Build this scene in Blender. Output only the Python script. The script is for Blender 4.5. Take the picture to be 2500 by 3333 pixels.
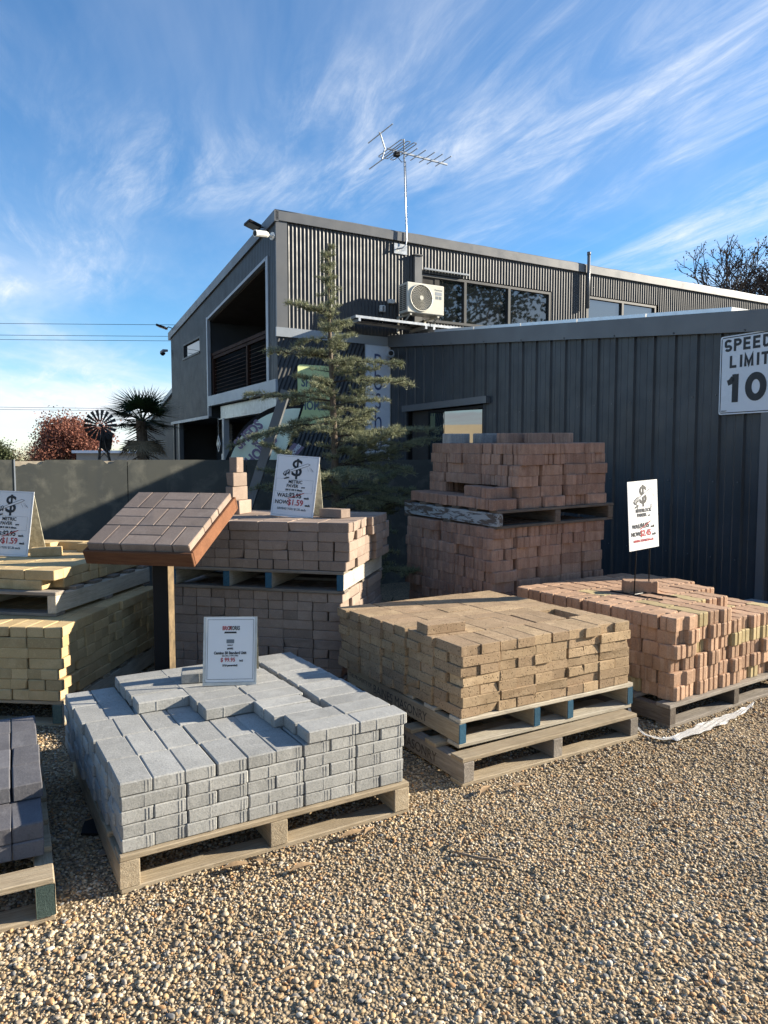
import bpy, bmesh, math, random
import numpy as np
from mathutils import Vector, Matrix, Euler, noise as mnoise

random.seed(7)
rng = np.random.default_rng(7)
R = math.radians
for o in list(bpy.data.objects):
    bpy.data.objects.remove(o)
scene = bpy.context.scene
COL = scene.collection

# ------------------------------------------------------------------ camera, sky, sun, exposure
CAMH = 1.52
cam_d = bpy.data.cameras.new("camera")
cam = bpy.data.objects.new("camera", cam_d)
COL.objects.link(cam)
cam.location = (0, 0, CAMH)
cam.rotation_euler = (R(90) - math.atan(171.5 / 2388.0), 0, 0)
cam_d.sensor_fit = 'HORIZONTAL'
cam_d.sensor_width = 36
cam_d.lens = 36 * 2388.0 / 2500.0
cam_d.clip_start = 0.05
cam_d.clip_end = 2000
scene.camera = cam

SUN_AZ = R(12.5)      # measured from +X towards +Y
SUN_EL = R(20.5)
sdir = Vector((math.cos(SUN_EL) * math.cos(SUN_AZ), math.cos(SUN_EL) * math.sin(SUN_AZ), math.sin(SUN_EL)))

world = bpy.data.worlds.new("World")
scene.world = world
world.use_nodes = True
wn, wl = world.node_tree.nodes, world.node_tree.links
wn.clear()


def wnode(t, **kw):
    n = wn.new(t)
    for k, v in kw.items():
        setattr(n, k, v)
    return n


def build_world():
    out = wnode('ShaderNodeOutputWorld')
    bg = wnode('ShaderNodeBackground')
    bg.inputs['Strength'].default_value = 0.084
    sky = wnode('ShaderNodeTexSky')
    sky.sky_type = 'NISHITA'
    sky.sun_disc = False
    sky.sun_elevation = SUN_EL
    sky.sun_rotation = R(90) - SUN_AZ
    sky.altitude = 700
    sky.air_density = 1.0
    sky.dust_density = 0.3
    sky.ozone_density = 3.0
    tc = wnode('ShaderNodeTexCoord')
    sep = wnode('ShaderNodeSeparateXYZ')
    wl.new(tc.outputs['Generated'], sep.inputs[0])

    def M(op, a, b=None, c=None, clamp=False):
        n = wnode('ShaderNodeMath', operation=op, use_clamp=clamp)
        for i, v in enumerate((a, b, c)):
            if v is None:
                continue
            if isinstance(v, (int, float)):
                n.inputs[i].default_value = v
            else:
                wl.new(v, n.inputs[i])
        return n.outputs[0]
    z = M('MAXIMUM', sep.outputs['Z'], 0.0)
    den = M('ADD', z, 0.10)
    px = M('DIVIDE', sep.outputs['X'], den)
    py = M('DIVIDE', sep.outputs['Y'], den)
    comb = wnode('ShaderNodeCombineXYZ')
    wl.new(px, comb.inputs[0])
    wl.new(py, comb.inputs[1])
    # gentle large-scale bending of the streaks
    wn_ = wnode('ShaderNodeTexNoise')
    wn_.inputs['Scale'].default_value = .55
    wn_.inputs['Detail'].default_value = 3
    wl.new(comb.outputs[0], wn_.inputs['Vector'])
    sc_ = wnode('ShaderNodeVectorMath', operation='MULTIPLY_ADD')
    wl.new(wn_.outputs['Color'], sc_.inputs[0])
    sc_.inputs[1].default_value = (.42, .42, 0)
    wl.new(comb.outputs[0], sc_.inputs[2])

    def noise(scale, rot, sc, loc, detail, rough, dist):
        m1 = wnode('ShaderNodeMapping')
        m1.inputs['Rotation'].default_value = (0, 0, R(rot))
        m1.inputs['Location'].default_value = loc
        wl.new(sc_.outputs[0], m1.inputs[0])
        m2 = wnode('ShaderNodeMapping')
        m2.inputs['Scale'].default_value = sc
        wl.new(m1.outputs[0], m2.inputs[0])
        n = wnode('ShaderNodeTexNoise')
        n.inputs['Scale'].default_value = scale
        n.inputs['Detail'].default_value = detail
        n.inputs['Roughness'].default_value = rough
        n.inputs['Distortion'].default_value = dist
        wl.new(m2.outputs[0], n.inputs['Vector'])
        return n.outputs['Fac']

    def ramp(v, a, b):
        n = wnode('ShaderNodeMapRange', interpolation_type='SMOOTHSTEP')
        n.inputs['From Min'].default_value = a
        n.inputs['From Max'].default_value = b
        wl.new(v, n.inputs['Value'])
        return n.outputs[0]
    big = ramp(noise(0.62, -14, (1.0, .6, 1), (CLX, CLY, 0), 3, .5, .3), .40, .64)
    streak = ramp(noise(1.9, -24, (1.6, .42, 1), (0.4, 5.2, 0), 10, .66, .9), .38, .74)
    fine = ramp(noise(6.5, -30, (1.8, .42, 1), (1.3, .2, 0), 9, .72, .9), .30, .76)
    veil = ramp(noise(.9, -14, (1.2, .5, 1), (7.3, 2.2, 0), 6, .62, .5), .36, .80)
    cir = M('MULTIPLY', big, M('MULTIPLY_ADD', M('MULTIPLY', streak, fine), 1.0, M('MULTIPLY', streak, .30)))
    low = ramp(sep.outputs['Z'], .36, .05)
    lowc = M('MULTIPLY', low, ramp(noise(.5, -14, (1.1, .62, 1), (CLX2, CLY2, 0), 6, .58, .4), .38, .64))
    fac = M('ADD', M('MULTIPLY', cir, .62), M('MULTIPLY', lowc, .78))
    fac = M('ADD', fac, M('MULTIPLY', veil, .20), clamp=True)
    fac = M('MULTIPLY', fac, ramp(sep.outputs['Z'], -.01, .03))
    # richer blue of the clear air
    hsv = wnode('ShaderNodeHueSaturation')
    hsv.inputs['Saturation'].default_value = 1.24
    hsv.inputs['Value'].default_value = 1.0
    wl.new(sky.outputs[0], hsv.inputs['Color'])
    mix = wnode('ShaderNodeMix', data_type='RGBA')
    wl.new(fac, mix.inputs['Factor'])
    wl.new(hsv.outputs[0], mix.inputs['A'])
    mix.inputs['B'].default_value = (4.75, 5.0, 5.35, 1)
    wl.new(mix.outputs['Result'], bg.inputs['Color'])
    wl.new(bg.outputs[0], out.inputs[0])


CLX, CLY, CLX2, CLY2 = 8.2, 4.4, 12.2, 1.4
build_world()

sun_d = bpy.data.lights.new("sun", 'SUN')
sun_d.energy = 5.0
sun_d.angle = R(0.53)
sun_d.color = (1.0, 0.90, 0.74)
sun = bpy.data.objects.new("sun", sun_d)
COL.objects.link(sun)
sun.rotation_euler = (-sdir).to_track_quat('-Z', 'Y').to_euler()
sun.location = (20, 8, 12)

scene.view_settings.view_transform = 'Standard'
scene.view_settings.look = 'None'
scene.view_settings.exposure = 1.38
scene.view_settings.gamma = 1.0
scene.render.engine = 'CYCLES'
scene.cycles.use_denoising = True
scene.cycles.max_bounces = 6
scene.cycles.diffuse_bounces = 3
scene.cycles.glossy_bounces = 3
scene.cycles.transmission_bounces = 3
scene.cycles.caustics_reflective = False
scene.cycles.caustics_refractive = False

# ------------------------------------------------------------------ small helpers


def tag(o, label=None, cat=None, group=None, kind=None):
    if label:
        o['label'] = label
    if cat:
        o['category'] = cat
    if group:
        o['group'] = group
    if kind:
        o['kind'] = kind
    return o


def empty(name, loc=(0, 0, 0), rz=0.0, label=None, cat=None, group=None):
    o = bpy.data.objects.new(name, None)
    COL.objects.link(o)
    o.location = loc
    o.rotation_euler = (0, 0, rz)
    o.empty_display_size = .1
    return tag(o, label, cat, group)


def mkmesh(name, verts, faces, mat=None, smooth=False):
    me = bpy.data.meshes.new(name)
    me.from_pydata([tuple(v) for v in verts], [], faces)
    if mat:
        me.materials.append(mat)
    if smooth:
        me.polygons.foreach_set('use_smooth', [True] * len(me.polygons))
    me.update()
    return me


def put(name, me, parent=None, loc=(0, 0, 0), rot=(0, 0, 0)):
    o = bpy.data.objects.new(name, me)
    COL.objects.link(o)
    o.parent = parent
    o.location = loc
    o.rotation_euler = rot
    return o


class MB:
    def __init__(s):
        s.v = []
        s.f = []

    def add(s, vs, fs):
        n = len(s.v)
        s.v += [tuple(p) for p in vs]
        s.f += [tuple(i + n for i in f) for f in fs]
        return s

    def box(s, x0, x1, y0, y1, z0, z1):
        return s.add([(x0, y0, z0), (x1, y0, z0), (x1, y1, z0), (x0, y1, z0), (x0, y0, z1), (x1, y0, z1), (x1, y1, z1), (x0, y1, z1)],
                     [(3, 2, 1, 0), (4, 5, 6, 7), (0, 1, 5, 4), (1, 2, 6, 5), (2, 3, 7, 6), (3, 0, 4, 7)])

    def cbox(s, x0, x1, y0, y1, z0, z1, b=.002):
        vs, fs = chamfer_box(x1 - x0, y1 - y0, z1 - z0, b)
        c = ((x0 + x1) / 2, (y0 + y1) / 2, (z0 + z1) / 2)
        return s.add([(p[0] + c[0], p[1] + c[1], p[2] + c[2]) for p in vs], fs)

    def tube(s, pts, r, n=6, cap=True):
        pts = [Vector(p) for p in pts]
        rs = r if isinstance(r, (list, tuple)) else [r] * len(pts)
        base = len(s.v)
        up = None
        for i, p in enumerate(pts):
            d = (pts[min(i + 1, len(pts) - 1)] - pts[max(i - 1, 0)])
            if d.length < 1e-9:
                d = Vector((0, 0, 1))
            d.normalize()
            if up is None:
                a = Vector((0, 0, 1)) if abs(d.z) < .9 else Vector((1, 0, 0))
                up = d.cross(a).normalized()
            else:
                up = (up - d * up.dot(d))
                up = up.normalized() if up.length > 1e-6 else d.orthogonal().normalized()
            w = d.cross(up)
            for k in range(n):
                t = 2 * math.pi * k / n
                s.v.append(tuple(p + (up * math.cos(t) + w * math.sin(t)) * rs[i]))
        for i in range(len(pts) - 1):
            for k in range(n):
                a, b = base + i * n + k, base + i * n + (k + 1) % n
                s.f.append((a, b, b + n, a + n))
        if cap:
            s.f.append(tuple(base + k for k in reversed(range(n))))
            s.f.append(tuple(base + (len(pts) - 1) * n + k for k in range(n)))
        return s

    def prism(s, poly, a, b, axis='z'):
        """extrude a 2d polygon between a and b along axis"""
        n = len(poly)

        def P(p, t):
            if axis == 'z':
                return (p[0], p[1], t)
            if axis == 'y':
                return (p[0], t, p[1])
            return (t, p[0], p[1])
        vs = [P(p, a) for p in poly] + [P(p, b) for p in poly]
        fs = [tuple(reversed(range(n))), tuple(range(n, 2 * n))] + [(i, (i + 1) % n, (i + 1) % n + n, i + n) for i in range(n)]
        return s.add(vs, fs)

    def build(s, name, mat, parent=None, loc=(0, 0, 0), rot=(0, 0, 0), smooth=False, fix=True):
        me = mkmesh(name, s.v, s.f, mat, smooth)
        if fix:
            bm = bmesh.new()
            bm.from_mesh(me)
            bmesh.ops.recalc_face_normals(bm, faces=bm.faces)
            bm.to_mesh(me)
            bm.free()
        return put(name, me, parent, loc, rot)


def chamfer_box(sx, sy, sz, b):
    hx, hy, hz = sx / 2, sy / 2, sz / 2
    vs = []
    idx = {}
    for ix in (-1, 1):
        for iy in (-1, 1):
            for iz in (-1, 1):
                for ax in range(3):
                    p = [ix * (hx - b), iy * (hy - b), iz * (hz - b)]
                    p[ax] = (ix * hx, iy * hy, iz * hz)[ax]
                    idx[(ix, iy, iz, ax)] = len(vs)
                    vs.append(tuple(p))
    fs = []
    for ax in range(3):
        for sgn in (-1, 1):
            o = [k for k in range(3) if k != ax]
            q = []
            for a, c in ((-1, -1), (1, -1), (1, 1), (-1, 1)):
                key = [0, 0, 0]
                key[ax] = sgn
                key[o[0]] = a
                key[o[1]] = c
                q.append(idx[tuple(key) + (ax,)])
            fs.append(tuple(q))
    for ax in range(3):
        o = [k for k in range(3) if k != ax]
        for a in (-1, 1):
            for c in (-1, 1):
                q = []
                for t, face in ((-1, o[0]), (1, o[0]), (1, o[1]), (-1, o[1])):
                    key = [0, 0, 0]
                    key[ax] = t
                    key[o[0]] = a
                    key[o[1]] = c
                    q.append(idx[tuple(key) + (face,)])
                fs.append(tuple(q))
    for ix in (-1, 1):
        for iy in (-1, 1):
            for iz in (-1, 1):
                fs.append(tuple(idx[(ix, iy, iz, a)] for a in range(3)))
    # orient outwards
    out = []
    for f in fs:
        P = [Vector(vs[i]) for i in f]
        n = (P[1] - P[0]).cross(P[2] - P[0])
        c = sum(P, Vector()) / len(P)
        out.append(f if n.dot(c) > 0 else tuple(reversed(f)))
    return vs, out


# ------------------------------------------------------------------ materials
class NT:
    def __init__(s, name):
        s.m = bpy.data.materials.new(name)
        s.m.use_nodes = True
        s.n = s.m.node_tree.nodes
        s.l = s.m.node_tree.links
        s.b = s.n['Principled BSDF']

    def node(s, t, ins=None, **kw):
        n = s.n.new(t)
        for k, v in kw.items():
            setattr(n, k, v)
        for k, v in (ins or {}).items():
            s.set(n.inputs[k], v)
        return n

    def set(s, sock, v):
        if hasattr(v, 'is_output') or hasattr(v, 'links'):
            s.l.new(v, sock)
        else:
            sock.default_value = v

    def mix(s, f, a, b, blend='MIX'):
        n = s.node('ShaderNodeMix', data_type='RGBA', blend_type=blend)
        for k, v in (('Factor', f), ('A', a), ('B', b)):
            if isinstance(v, tuple) and len(v) == 3:
                v = v + (1,)
            s.set(n.inputs[k], v)
        return n.outputs['Result']

    def math(s, op, a, b=0.0, clamp=False):
        n = s.node('ShaderNodeMath', operation=op, use_clamp=clamp)
        s.set(n.inputs[0], a)
        s.set(n.inputs[1], b)
        return n.outputs[0]

    def noise(s, vec, scale, detail=4, rough=.55, dist=0.0):
        n = s.node('ShaderNodeTexNoise', {'Vector': vec, 'Scale': scale, 'Detail': detail, 'Roughness': rough, 'Distortion': dist})
        return n.outputs['Fac']

    def rng(s, v, a, b, c=0.0, d=1.0):
        n = s.node('ShaderNodeMapRange', {'Value': v, 'From Min': a, 'From Max': b, 'To Min': c, 'To Max': d})
        return n.outputs[0]

    def coords(s, scale=None, rand=True):
        tc = s.node('ShaderNodeTexCoord')
        v = tc.outputs['Object']
        if rand:
            oi = s.node('ShaderNodeObjectInfo')
            a = s.node('ShaderNodeVectorMath', {0: v}, operation='ADD')
            cb = s.node('ShaderNodeCombineXYZ')
            for i, k in enumerate((13.7, 29.3, 7.9)):
                s.l.new(s.math('MULTIPLY', oi.outputs['Random'], k), cb.inputs[i])
            s.l.new(cb.outputs[0], a.inputs[1])
            v = a.outputs[0]
            s.rand = oi.outputs['Random']
        if scale:
            mp = s.node('ShaderNodeMapping', {'Vector': v})
            mp.inputs['Scale'].default_value = scale
            v = mp.outputs[0]
        return v

    def bump(s, h, strength=.3, dist=.002):
        n = s.node('ShaderNodeBump', {'Height': h, 'Strength': strength, 'Distance': dist})
        s.l.new(n.outputs[0], s.b.inputs['Normal'])

    def fin(s, col=None, rough=.8, spec=None, metal=None):
        if col is not None:
            if isinstance(col, tuple) and len(col) == 3:
                col = col + (1,)
            s.set(s.b.inputs['Base Color'], col)
        s.set(s.b.inputs['Roughness'], rough)
        if spec is not None:
            s.set(s.b.inputs['Specular IOR Level'], spec)
        if metal is not None:
            s.set(s.b.inputs['Metallic'], metal)
        return s.m


def paver_mat(name, c1, c2, c3, pit=.35, bump=.5, spot=None, streak=False, fine=420, stain=.35):
    t = NT(name)
    v = t.coords()
    a = t.noise(v, 14, 5, .6)
    col = t.mix(t.rng(a, .32, .68), c1, c2)
    # paver-to-paver variation
    w = t.node('ShaderNodeTexWhiteNoise', {'W': t.math('MULTIPLY', t.rand, 91.7)}, noise_dimensions='1D')
    col = t.mix(t.rng(w.outputs['Value'], 0, 1, 0, .85), col, c3)
    hv = t.node('ShaderNodeHueSaturation', {'Color': col, 'Value': t.rng(t.rand, 0, 1, .84, 1.14)})
    col = hv.outputs[0]
    if streak:
        tc = t.node('ShaderNodeMapping', {'Vector': v})
        tc.inputs['Scale'].default_value = (34, 34, 2.2)
        st = t.noise(tc.outputs[0], 1.0, 4, .6)
        col = t.mix(t.rng(st, .42, .72, 0, .5), col, tuple(x * .55 for x in c1), 'MIX')
        st2 = t.noise(tc.outputs[0], 2.1, 3, .6)
        col = t.mix(t.rng(st2, .55, .75, 0, .35), col, tuple(min(1, x * 1.45) for x in c2), 'MIX')
    sp = t.noise(v, fine, 3, .6)
    col = t.mix(t.rng(sp, .50, .74, 0, pit), col, tuple(x * .35 for x in c1))
    sl = t.noise(v, fine * .8, 2, .5)
    col = t.mix(t.rng(sl, .58, .78, 0, .35), col, tuple(min(1, x * 1.5) for x in c2))
    big = t.noise(v, 4.5, 4, .6, .6)
    col = t.mix(t.rng(big, .48, .72, 0, stain), col, tuple(x * .62 for x in c1))
    bl = t.noise(v, 7.5, 5, .65, .8)
    col = t.mix(t.rng(bl, .54, .78, 0, .35), col, tuple(min(1, x * 1.3 + .06) for x in c2))
    h = t.math('ADD', t.noise(v, fine * .7, 4, .7), t.math('MULTIPLY', t.noise(v, 45, 4, .6), .9))
    if spot:
        vo = t.node('ShaderNodeTexVoronoi', {'Vector': v, 'Scale': spot})
        pitm = t.rng(vo.outputs['Distance'], .16, .34)
        nz = t.rng(t.noise(v, 40, 2), .48, .60)
        pitm = t.math('MAXIMUM', pitm, nz)
        col = t.mix(pitm, tuple(x * .38 for x in c1), col)
        h = t.math('ADD', h, t.math('MULTIPLY', pitm, 1.6))
    t.bump(h, bump, .0022)
    return t.fin(col, .92, .22)


def wood_mat(name, c1, c2, grey=.0, bump=.5):
    t = NT(name)
    v = t.coords()
    mp = t.node('ShaderNodeMapping', {'Vector': v})
    mp.inputs['Scale'].default_value = (2.2, 34, 34)
    g = t.noise(mp.outputs[0], 1.6, 7, .65, 1.2)
    mp2 = t.node('ShaderNodeMapping', {'Vector': v})
    mp2.inputs['Scale'].default_value = (8, 150, 150)
    g2 = t.noise(mp2.outputs[0], 1.5, 5, .7)
    col = t.mix(t.rng(g, .3, .7), c1, c2)
    col = t.mix(t.rng(g2, .48, .75, 0, .6), col, tuple(x * .42 for x in c1))
    b = t.noise(v, 5, 4, .6)
    col = t.mix(t.rng(b, .5, .75, 0, .5), col, tuple(x * .55 for x in c1))
    hv = t.node('ShaderNodeHueSaturation', {'Color': col, 'Value': t.rng(t.rand, 0, 1, .75, 1.15)})
    t.bump(t.math('ADD', g, t.math('MULTIPLY', g2, .8)), bump, .004)
    return t.fin(hv.outputs[0], .88, .2)


def flat_mat(name, c, rough=.6, metal=0.0, var=.15, scale=6, bump=0, spec=None):
    t = NT(name)
    v = t.coords(rand=False)
    a = t.noise(v, scale, 5, .6, .3)
    col = t.mix(t.rng(a, .3, .7), tuple(x * (1 - var) for x in c), tuple(min(1, x * (1 + var)) for x in c))
    if bump:
        t.bump(t.noise(v, scale * 20, 3), bump, .001)
    r = t.rng(t.noise(v, scale * 3, 4), .3, .7, max(0, rough - .07), min(1, rough + .07))
    return t.fin(col, r, spec, metal)


M = {}
M['grey'] = paver_mat('grey_concrete', (.292, .292, .277), (.365, .363, .343), (.325, .324, .308), pit=.5, bump=.6, fine=150, stain=.35)
M['brown'] = paver_mat('brown_clay', (.36, .255, .15), (.46, .34, .21), (.30, .21, .135), pit=.4, bump=.6, spot=80, fine=150, stain=.65)
M['terra'] = paver_mat('terracotta_concrete', (.42, .262, .165), (.51, .335, .225), (.37, .235, .155), pit=.5, bump=.8, fine=130)
M['red'] = paver_mat('weathered_red_concrete', (.37, .228, .165), (.46, .305, .225), (.31, .188, .14), pit=.35, bump=.6, streak=True, fine=130, stain=.5)
M['ochre'] = paver_mat('ochre_concrete', (.42, .33, .17), (.50, .40, .23), (.40, .31, .16), pit=.3, bump=.5, fine=240)
M['metric'] = paver_mat('pinkish_sand_concrete', (.285, .215, .17), (.35, .272, .218), (.27, .207, .166), pit=.35, bump=.5, fine=170, stain=.4)
M['yellow'] = paver_mat('yellow_concrete', (.50, .365, .185), (.57, .43, .24), (.46, .335, .17), pit=.3, bump=.5, fine=170, stain=.4)
M['char'] = paver_mat('charcoal_concrete', (.105, .105, .115), (.15, .15, .16), (.12, .115, .125), pit=.4, bump=.5, fine=170, stain=.45)
M['oldgrey'] = paver_mat('pale_old_concrete', (.30, .30, .30), (.42, .41, .39), (.34, .33, .32), pit=.4, bump=.6, streak=True, fine=130)
M['wood'] = wood_mat('pallet_pine', (.32, .25, .165), (.46, .385, .275), bump=.8)
M['wood_pale'] = wood_mat('pale_pallet_pine', (.45, .39, .295), (.60, .545, .44), bump=.8)
M['wood_old'] = wood_mat('grey_weathered_timber', (.20, .17, .14), (.36, .32, .27), bump=.9)
M['wood_dark'] = wood_mat('dark_weathered_timber', (.10, .08, .065), (.20, .165, .13), bump=.9)
M['wood_tray'] = wood_mat('stained_red_timber', (.155, .068, .036), (.23, .105, .053), bump=.4)
M['blue_paint'] = wood_mat('blue_painted_timber', (.03, .09, .145), (.05, .135, .20), bump=.5)
M['green_paint'] = wood_mat('treated_green_timber', (.07, .11, .10), (.12, .17, .15), bump=.6)


def peeling():
    t = NT('peeling_white_paint')
    v = t.coords()
    mp = t.node('ShaderNodeMapping', {'Vector': v})
    mp.inputs['Scale'].default_value = (3, 14, 14)
    a = t.noise(mp.outputs[0], 2.2, 7, .7, .5)
    k = t.rng(a, .49, .53)
    col = t.mix(k, (.34, .37, .38), (.12, .10, .085))
    t.bump(t.math('MULTIPLY', k, -1.0), .7, .004)
    return t.fin(col, .85, .25)


M['peel'] = peeling()
M['metal_dark'] = flat_mat('charcoal_coated_steel', (.043, .046, .049), .48, 0, .14, 2.0, spec=.4)
M['metal_wing'] = flat_mat('dark_grey_coated_steel', (.043, .050, .057), .42, 0, .25, 1.6, spec=.42)
M['metal_trim'] = flat_mat('grey_steel_flashing', (.13, .135, .14), .42, 0, .10, 1.5, spec=.5)
M['metal_pale'] = flat_mat('pale_steel_trim', (.31, .34, .37), .4, 0, .08, 2, spec=.5)
M['galv'] = flat_mat('galvanised_steel', (.46, .48, .49), .38, .7, .18, 12)
M['alu'] = flat_mat('anodised_aluminium', (.62, .64, .66), .35, .6, .06, 4)
M['black'] = flat_mat('black_steel', (.010, .010, .011), .5, 0, .2, 5, spec=.2)
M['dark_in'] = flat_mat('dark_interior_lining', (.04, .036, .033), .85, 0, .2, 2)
M['slat'] = flat_mat('brown_timber_slat', (.10, .05, .03), .7, 0, .2, 4)
M['rail'] = flat_mat('dark_stained_rail', (.035, .017, .012), .7, 0, .2, 4, spec=.1)
M['white'] = flat_mat('white_plastic', (.74, .73, .68), .45, 0, .04, 6)
M['cream'] = flat_mat('cream_enamel', (.68, .65, .55), .4, 0, .05, 5)
M['soot'] = flat_mat('dark_grille', (.03, .03, .03), .5)
M['ink'] = flat_mat('black_ink', (.012, .014, .018), .5, 0, 0)
M['ink_red'] = flat_mat('red_ink', (.42, .04, .05), .5, 0, 0)
M['ink_grey'] = flat_mat('grey_ink', (.16, .19, .21), .5, 0, 0)
M['ink_blue'] = flat_mat('blue_ink', (.07, .10, .22), .5, 0, 0)
M['ink_navy'] = flat_mat('slate_ink', (.13, .17, .19), .5, 0, 0)
M['stencil'] = flat_mat('faded_black_stencil', (.085, .07, .055), .9, 0, .5, 60)
M['paper'] = flat_mat('laminated_paper', (.78, .79, .80), .22, 0, .03, 3, spec=.6)
M['corflute'] = flat_mat('weathered_board', (.36, .34, .26), .8, 0, .4, 30)
M['lime'] = flat_mat('lime_green_print', (.68, .76, .36), .5, 0, .05, 3)
M['lime_cloth'] = flat_mat('pale_green_banner_cloth', (.86, .93, .72), .75, 0, .08, 5)
M['purple'] = flat_mat('dusty_purple_cloth', (.24, .18, .25), .75, 0, .1, 5)
M['bluepale'] = flat_mat('pale_blue_vinyl', (.74, .80, .88), .30, 0, .06, 1.5)
M['sign_white'] = flat_mat('sign_white_enamel', (.66, .70, .74), .3, 0, .05, 1.5)
M['blade'] = flat_mat('dark_rusty_blade', (.05, .045, .042), .6, .3, .3, 10)


def glass_mat(name, c, ior):
    t = NT(name)
    t.set(t.b.inputs['IOR'], ior)
    v = t.coords(rand=False)
    t.bump(t.noise(v, 1.1, 2), .05, .02)
    return t.fin(c, .02, .5)


M['glass'] = glass_mat('tinted_window_glass', (.010, .013, .015), 2.3)
M['glass_blue'] = glass_mat('reflective_window_glass', (.02, .03, .035), 2.8)
M['solar'] = glass_mat('solar_cell_glass', (.008, .010, .02), 1.5)


def fence_mat():
    t = NT('black_painted_fibre_cement')
    v = t.coords(rand=False)
    a = t.noise(v, 1.3, 6, .6, .5)
    b = t.noise(v, 5, 6, .65, .4)
    mp = t.node('ShaderNodeMapping', {'Vector': v})
    mp.inputs['Scale'].default_value = (3.0, 3.0, .5)
    c = t.noise(mp.outputs[0], 2.0, 5, .6)
    col = t.mix(t.rng(a, .3, .7), (.050, .055, .052), (.082, .085, .073))
    col = t.mix(t.rng(b, .5, .75, 0, .7), col, (.19, .185, .15))
    col = t.mix(t.rng(c, .52, .72, 0, .5), col, (.045, .052, .054))
    t.bump(b, .2, .002)
    return t.fin(col, .55, .4)


M['fence'] = fence_mat()
M['fence_raw'] = flat_mat('broken_fibre_cement', (.42, .36, .27), .9, 0, .2, 20)


def leaf_mat(name, c1, c2, rough=.6, trans=.25, scale=6):
    t = NT(name)
    g = t.node('ShaderNodeNewGeometry')
    v = t.coords(rand=False)
    n = t.noise(v, scale, 3)
    col = t.mix(t.rng(n, .3, .7), c1, c2)
    hv = t.node('ShaderNodeHueSaturation', {'Color': col, 'Value': t.rng(g.outputs['Random Per Island'], 0, 1, .6, 1.35)})
    t.fin(hv.outputs[0], rough, .3)
    tr = t.node('ShaderNodeBsdfTranslucent', {'Color': hv.outputs[0]})
    mx = t.node('ShaderNodeMixShader', {0: trans})
    t.l.new(t.b.outputs[0], mx.inputs[1])
    t.l.new(tr.outputs[0], mx.inputs[2])
    t.l.new(mx.outputs[0], t.n['Material Output'].inputs[0])
    return t.m


M['needle'] = leaf_mat('cedar_needles', (.185, .205, .118), (.275, .285, .17), .6, .25, 3)
M['palm'] = leaf_mat('palm_fronds', (.030, .055, .022), (.05, .08, .03), .45, .15)
M['palm_dry'] = leaf_mat('dry_palm_fronds', (.20, .15, .09), (.28, .22, .14), .8, .1)
M['redleaf'] = leaf_mat('russet_leaves', (.20, .075, .05), (.30, .13, .085), .7, .3)
M['greenleaf'] = leaf_mat('dull_green_leaves', (.05, .07, .03), (.09, .10, .045), .7, .2)
M['tanleaf'] = leaf_mat('tan_winter_twigs', (.17, .12, .075), (.25, .18, .11), .8, .2)
M['pineleaf'] = leaf_mat('dark_pine_needles', (.03, .045, .02), (.05, .07, .03), .7, .1)
M['bark'] = flat_mat('grey_brown_bark', (.13, .10, .075), .95, 0, .35, 25, .8)
M['bark_dark'] = flat_mat('dark_bark', (.055, .045, .04), .95, 0, .3, 10, .5)
M['dryleaf'] = flat_mat('dry_brown_leaf', (.33, .22, .12), .8, 0, .3, 60)
M['twig'] = flat_mat('dry_grey_twig', (.19, .15, .11), .9, 0, .3, 60)


def plastic_mat():
    t = NT('torn_white_plastic')
    v = t.coords(rand=False)
    mp = t.node('ShaderNodeMapping', {'Vector': v})
    mp.inputs['Scale'].default_value = (6, 40, 40)
    t.bump(t.noise(mp.outputs[0], 3, 5, .7, 1.0), .8, .006)
    t.fin((.80, .79, .76), .35, .5)
    tr = t.node('ShaderNodeBsdfTranslucent', {'Color': (.75, .74, .7, 1)})
    mx = t.node('ShaderNodeMixShader', {0: .3})
    t.l.new(t.b.outputs[0], mx.inputs[1])
    t.l.new(tr.outputs[0], mx.inputs[2])
    t.l.new(mx.outputs[0], t.n['Material Output'].inputs[0])
    return t.m


M['plastic'] = plastic_mat()


def pebble_mat():
    t = NT('mixed_river_pebble')
    g = t.node('ShaderNodeNewGeometry')
    cr = t.node('ShaderNodeValToRGB', {'Fac': g.outputs['Random Per Island']})
    e = cr.color_ramp
    e.interpolation = 'CONSTANT'
    cols = [(0, (.44, .33, .195)), (.14, (.53, .43, .29)), (.27, (.36, .26, .155)), (.38, (.54, .45, .315)), (.50, (.49, .33, .17)),
            (.61, (.35, .315, .27)), (.68, (.58, .50, .375)), (.76, (.46, .26, .12)), (.83, (.27, .215, .155)), (.885, (.155, .165, .175)),
            (.925, (.50, .40, .28)), (.975, (.66, .61, .51))]
    e.elements[0].position = 0
    e.elements[0].color = cols[0][1] + (1,)
    e.elements[1].position = cols[1][0]
    e.elements[1].color = cols[1][1] + (1,)
    for p, c in cols[2:]:
        k = e.elements.new(p)
        k.color = c + (1,)
    v = t.coords(rand=False)
    n = t.noise(v, 130, 4, .6)
    col = t.mix(t.rng(n, .35, .75, 0, .5), cr.outputs[0], (.20, .16, .11))
    big = t.noise(v, 1.6, 4, .6)
    hv = t.node('ShaderNodeHueSaturation', {'Color': col, 'Value': t.rng(big, .3, .7, .74, 1.18)})
    t.bump(t.noise(v, 400, 3), .25, .001)
    return t.fin(hv.outputs[0], .85, .25)


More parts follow.
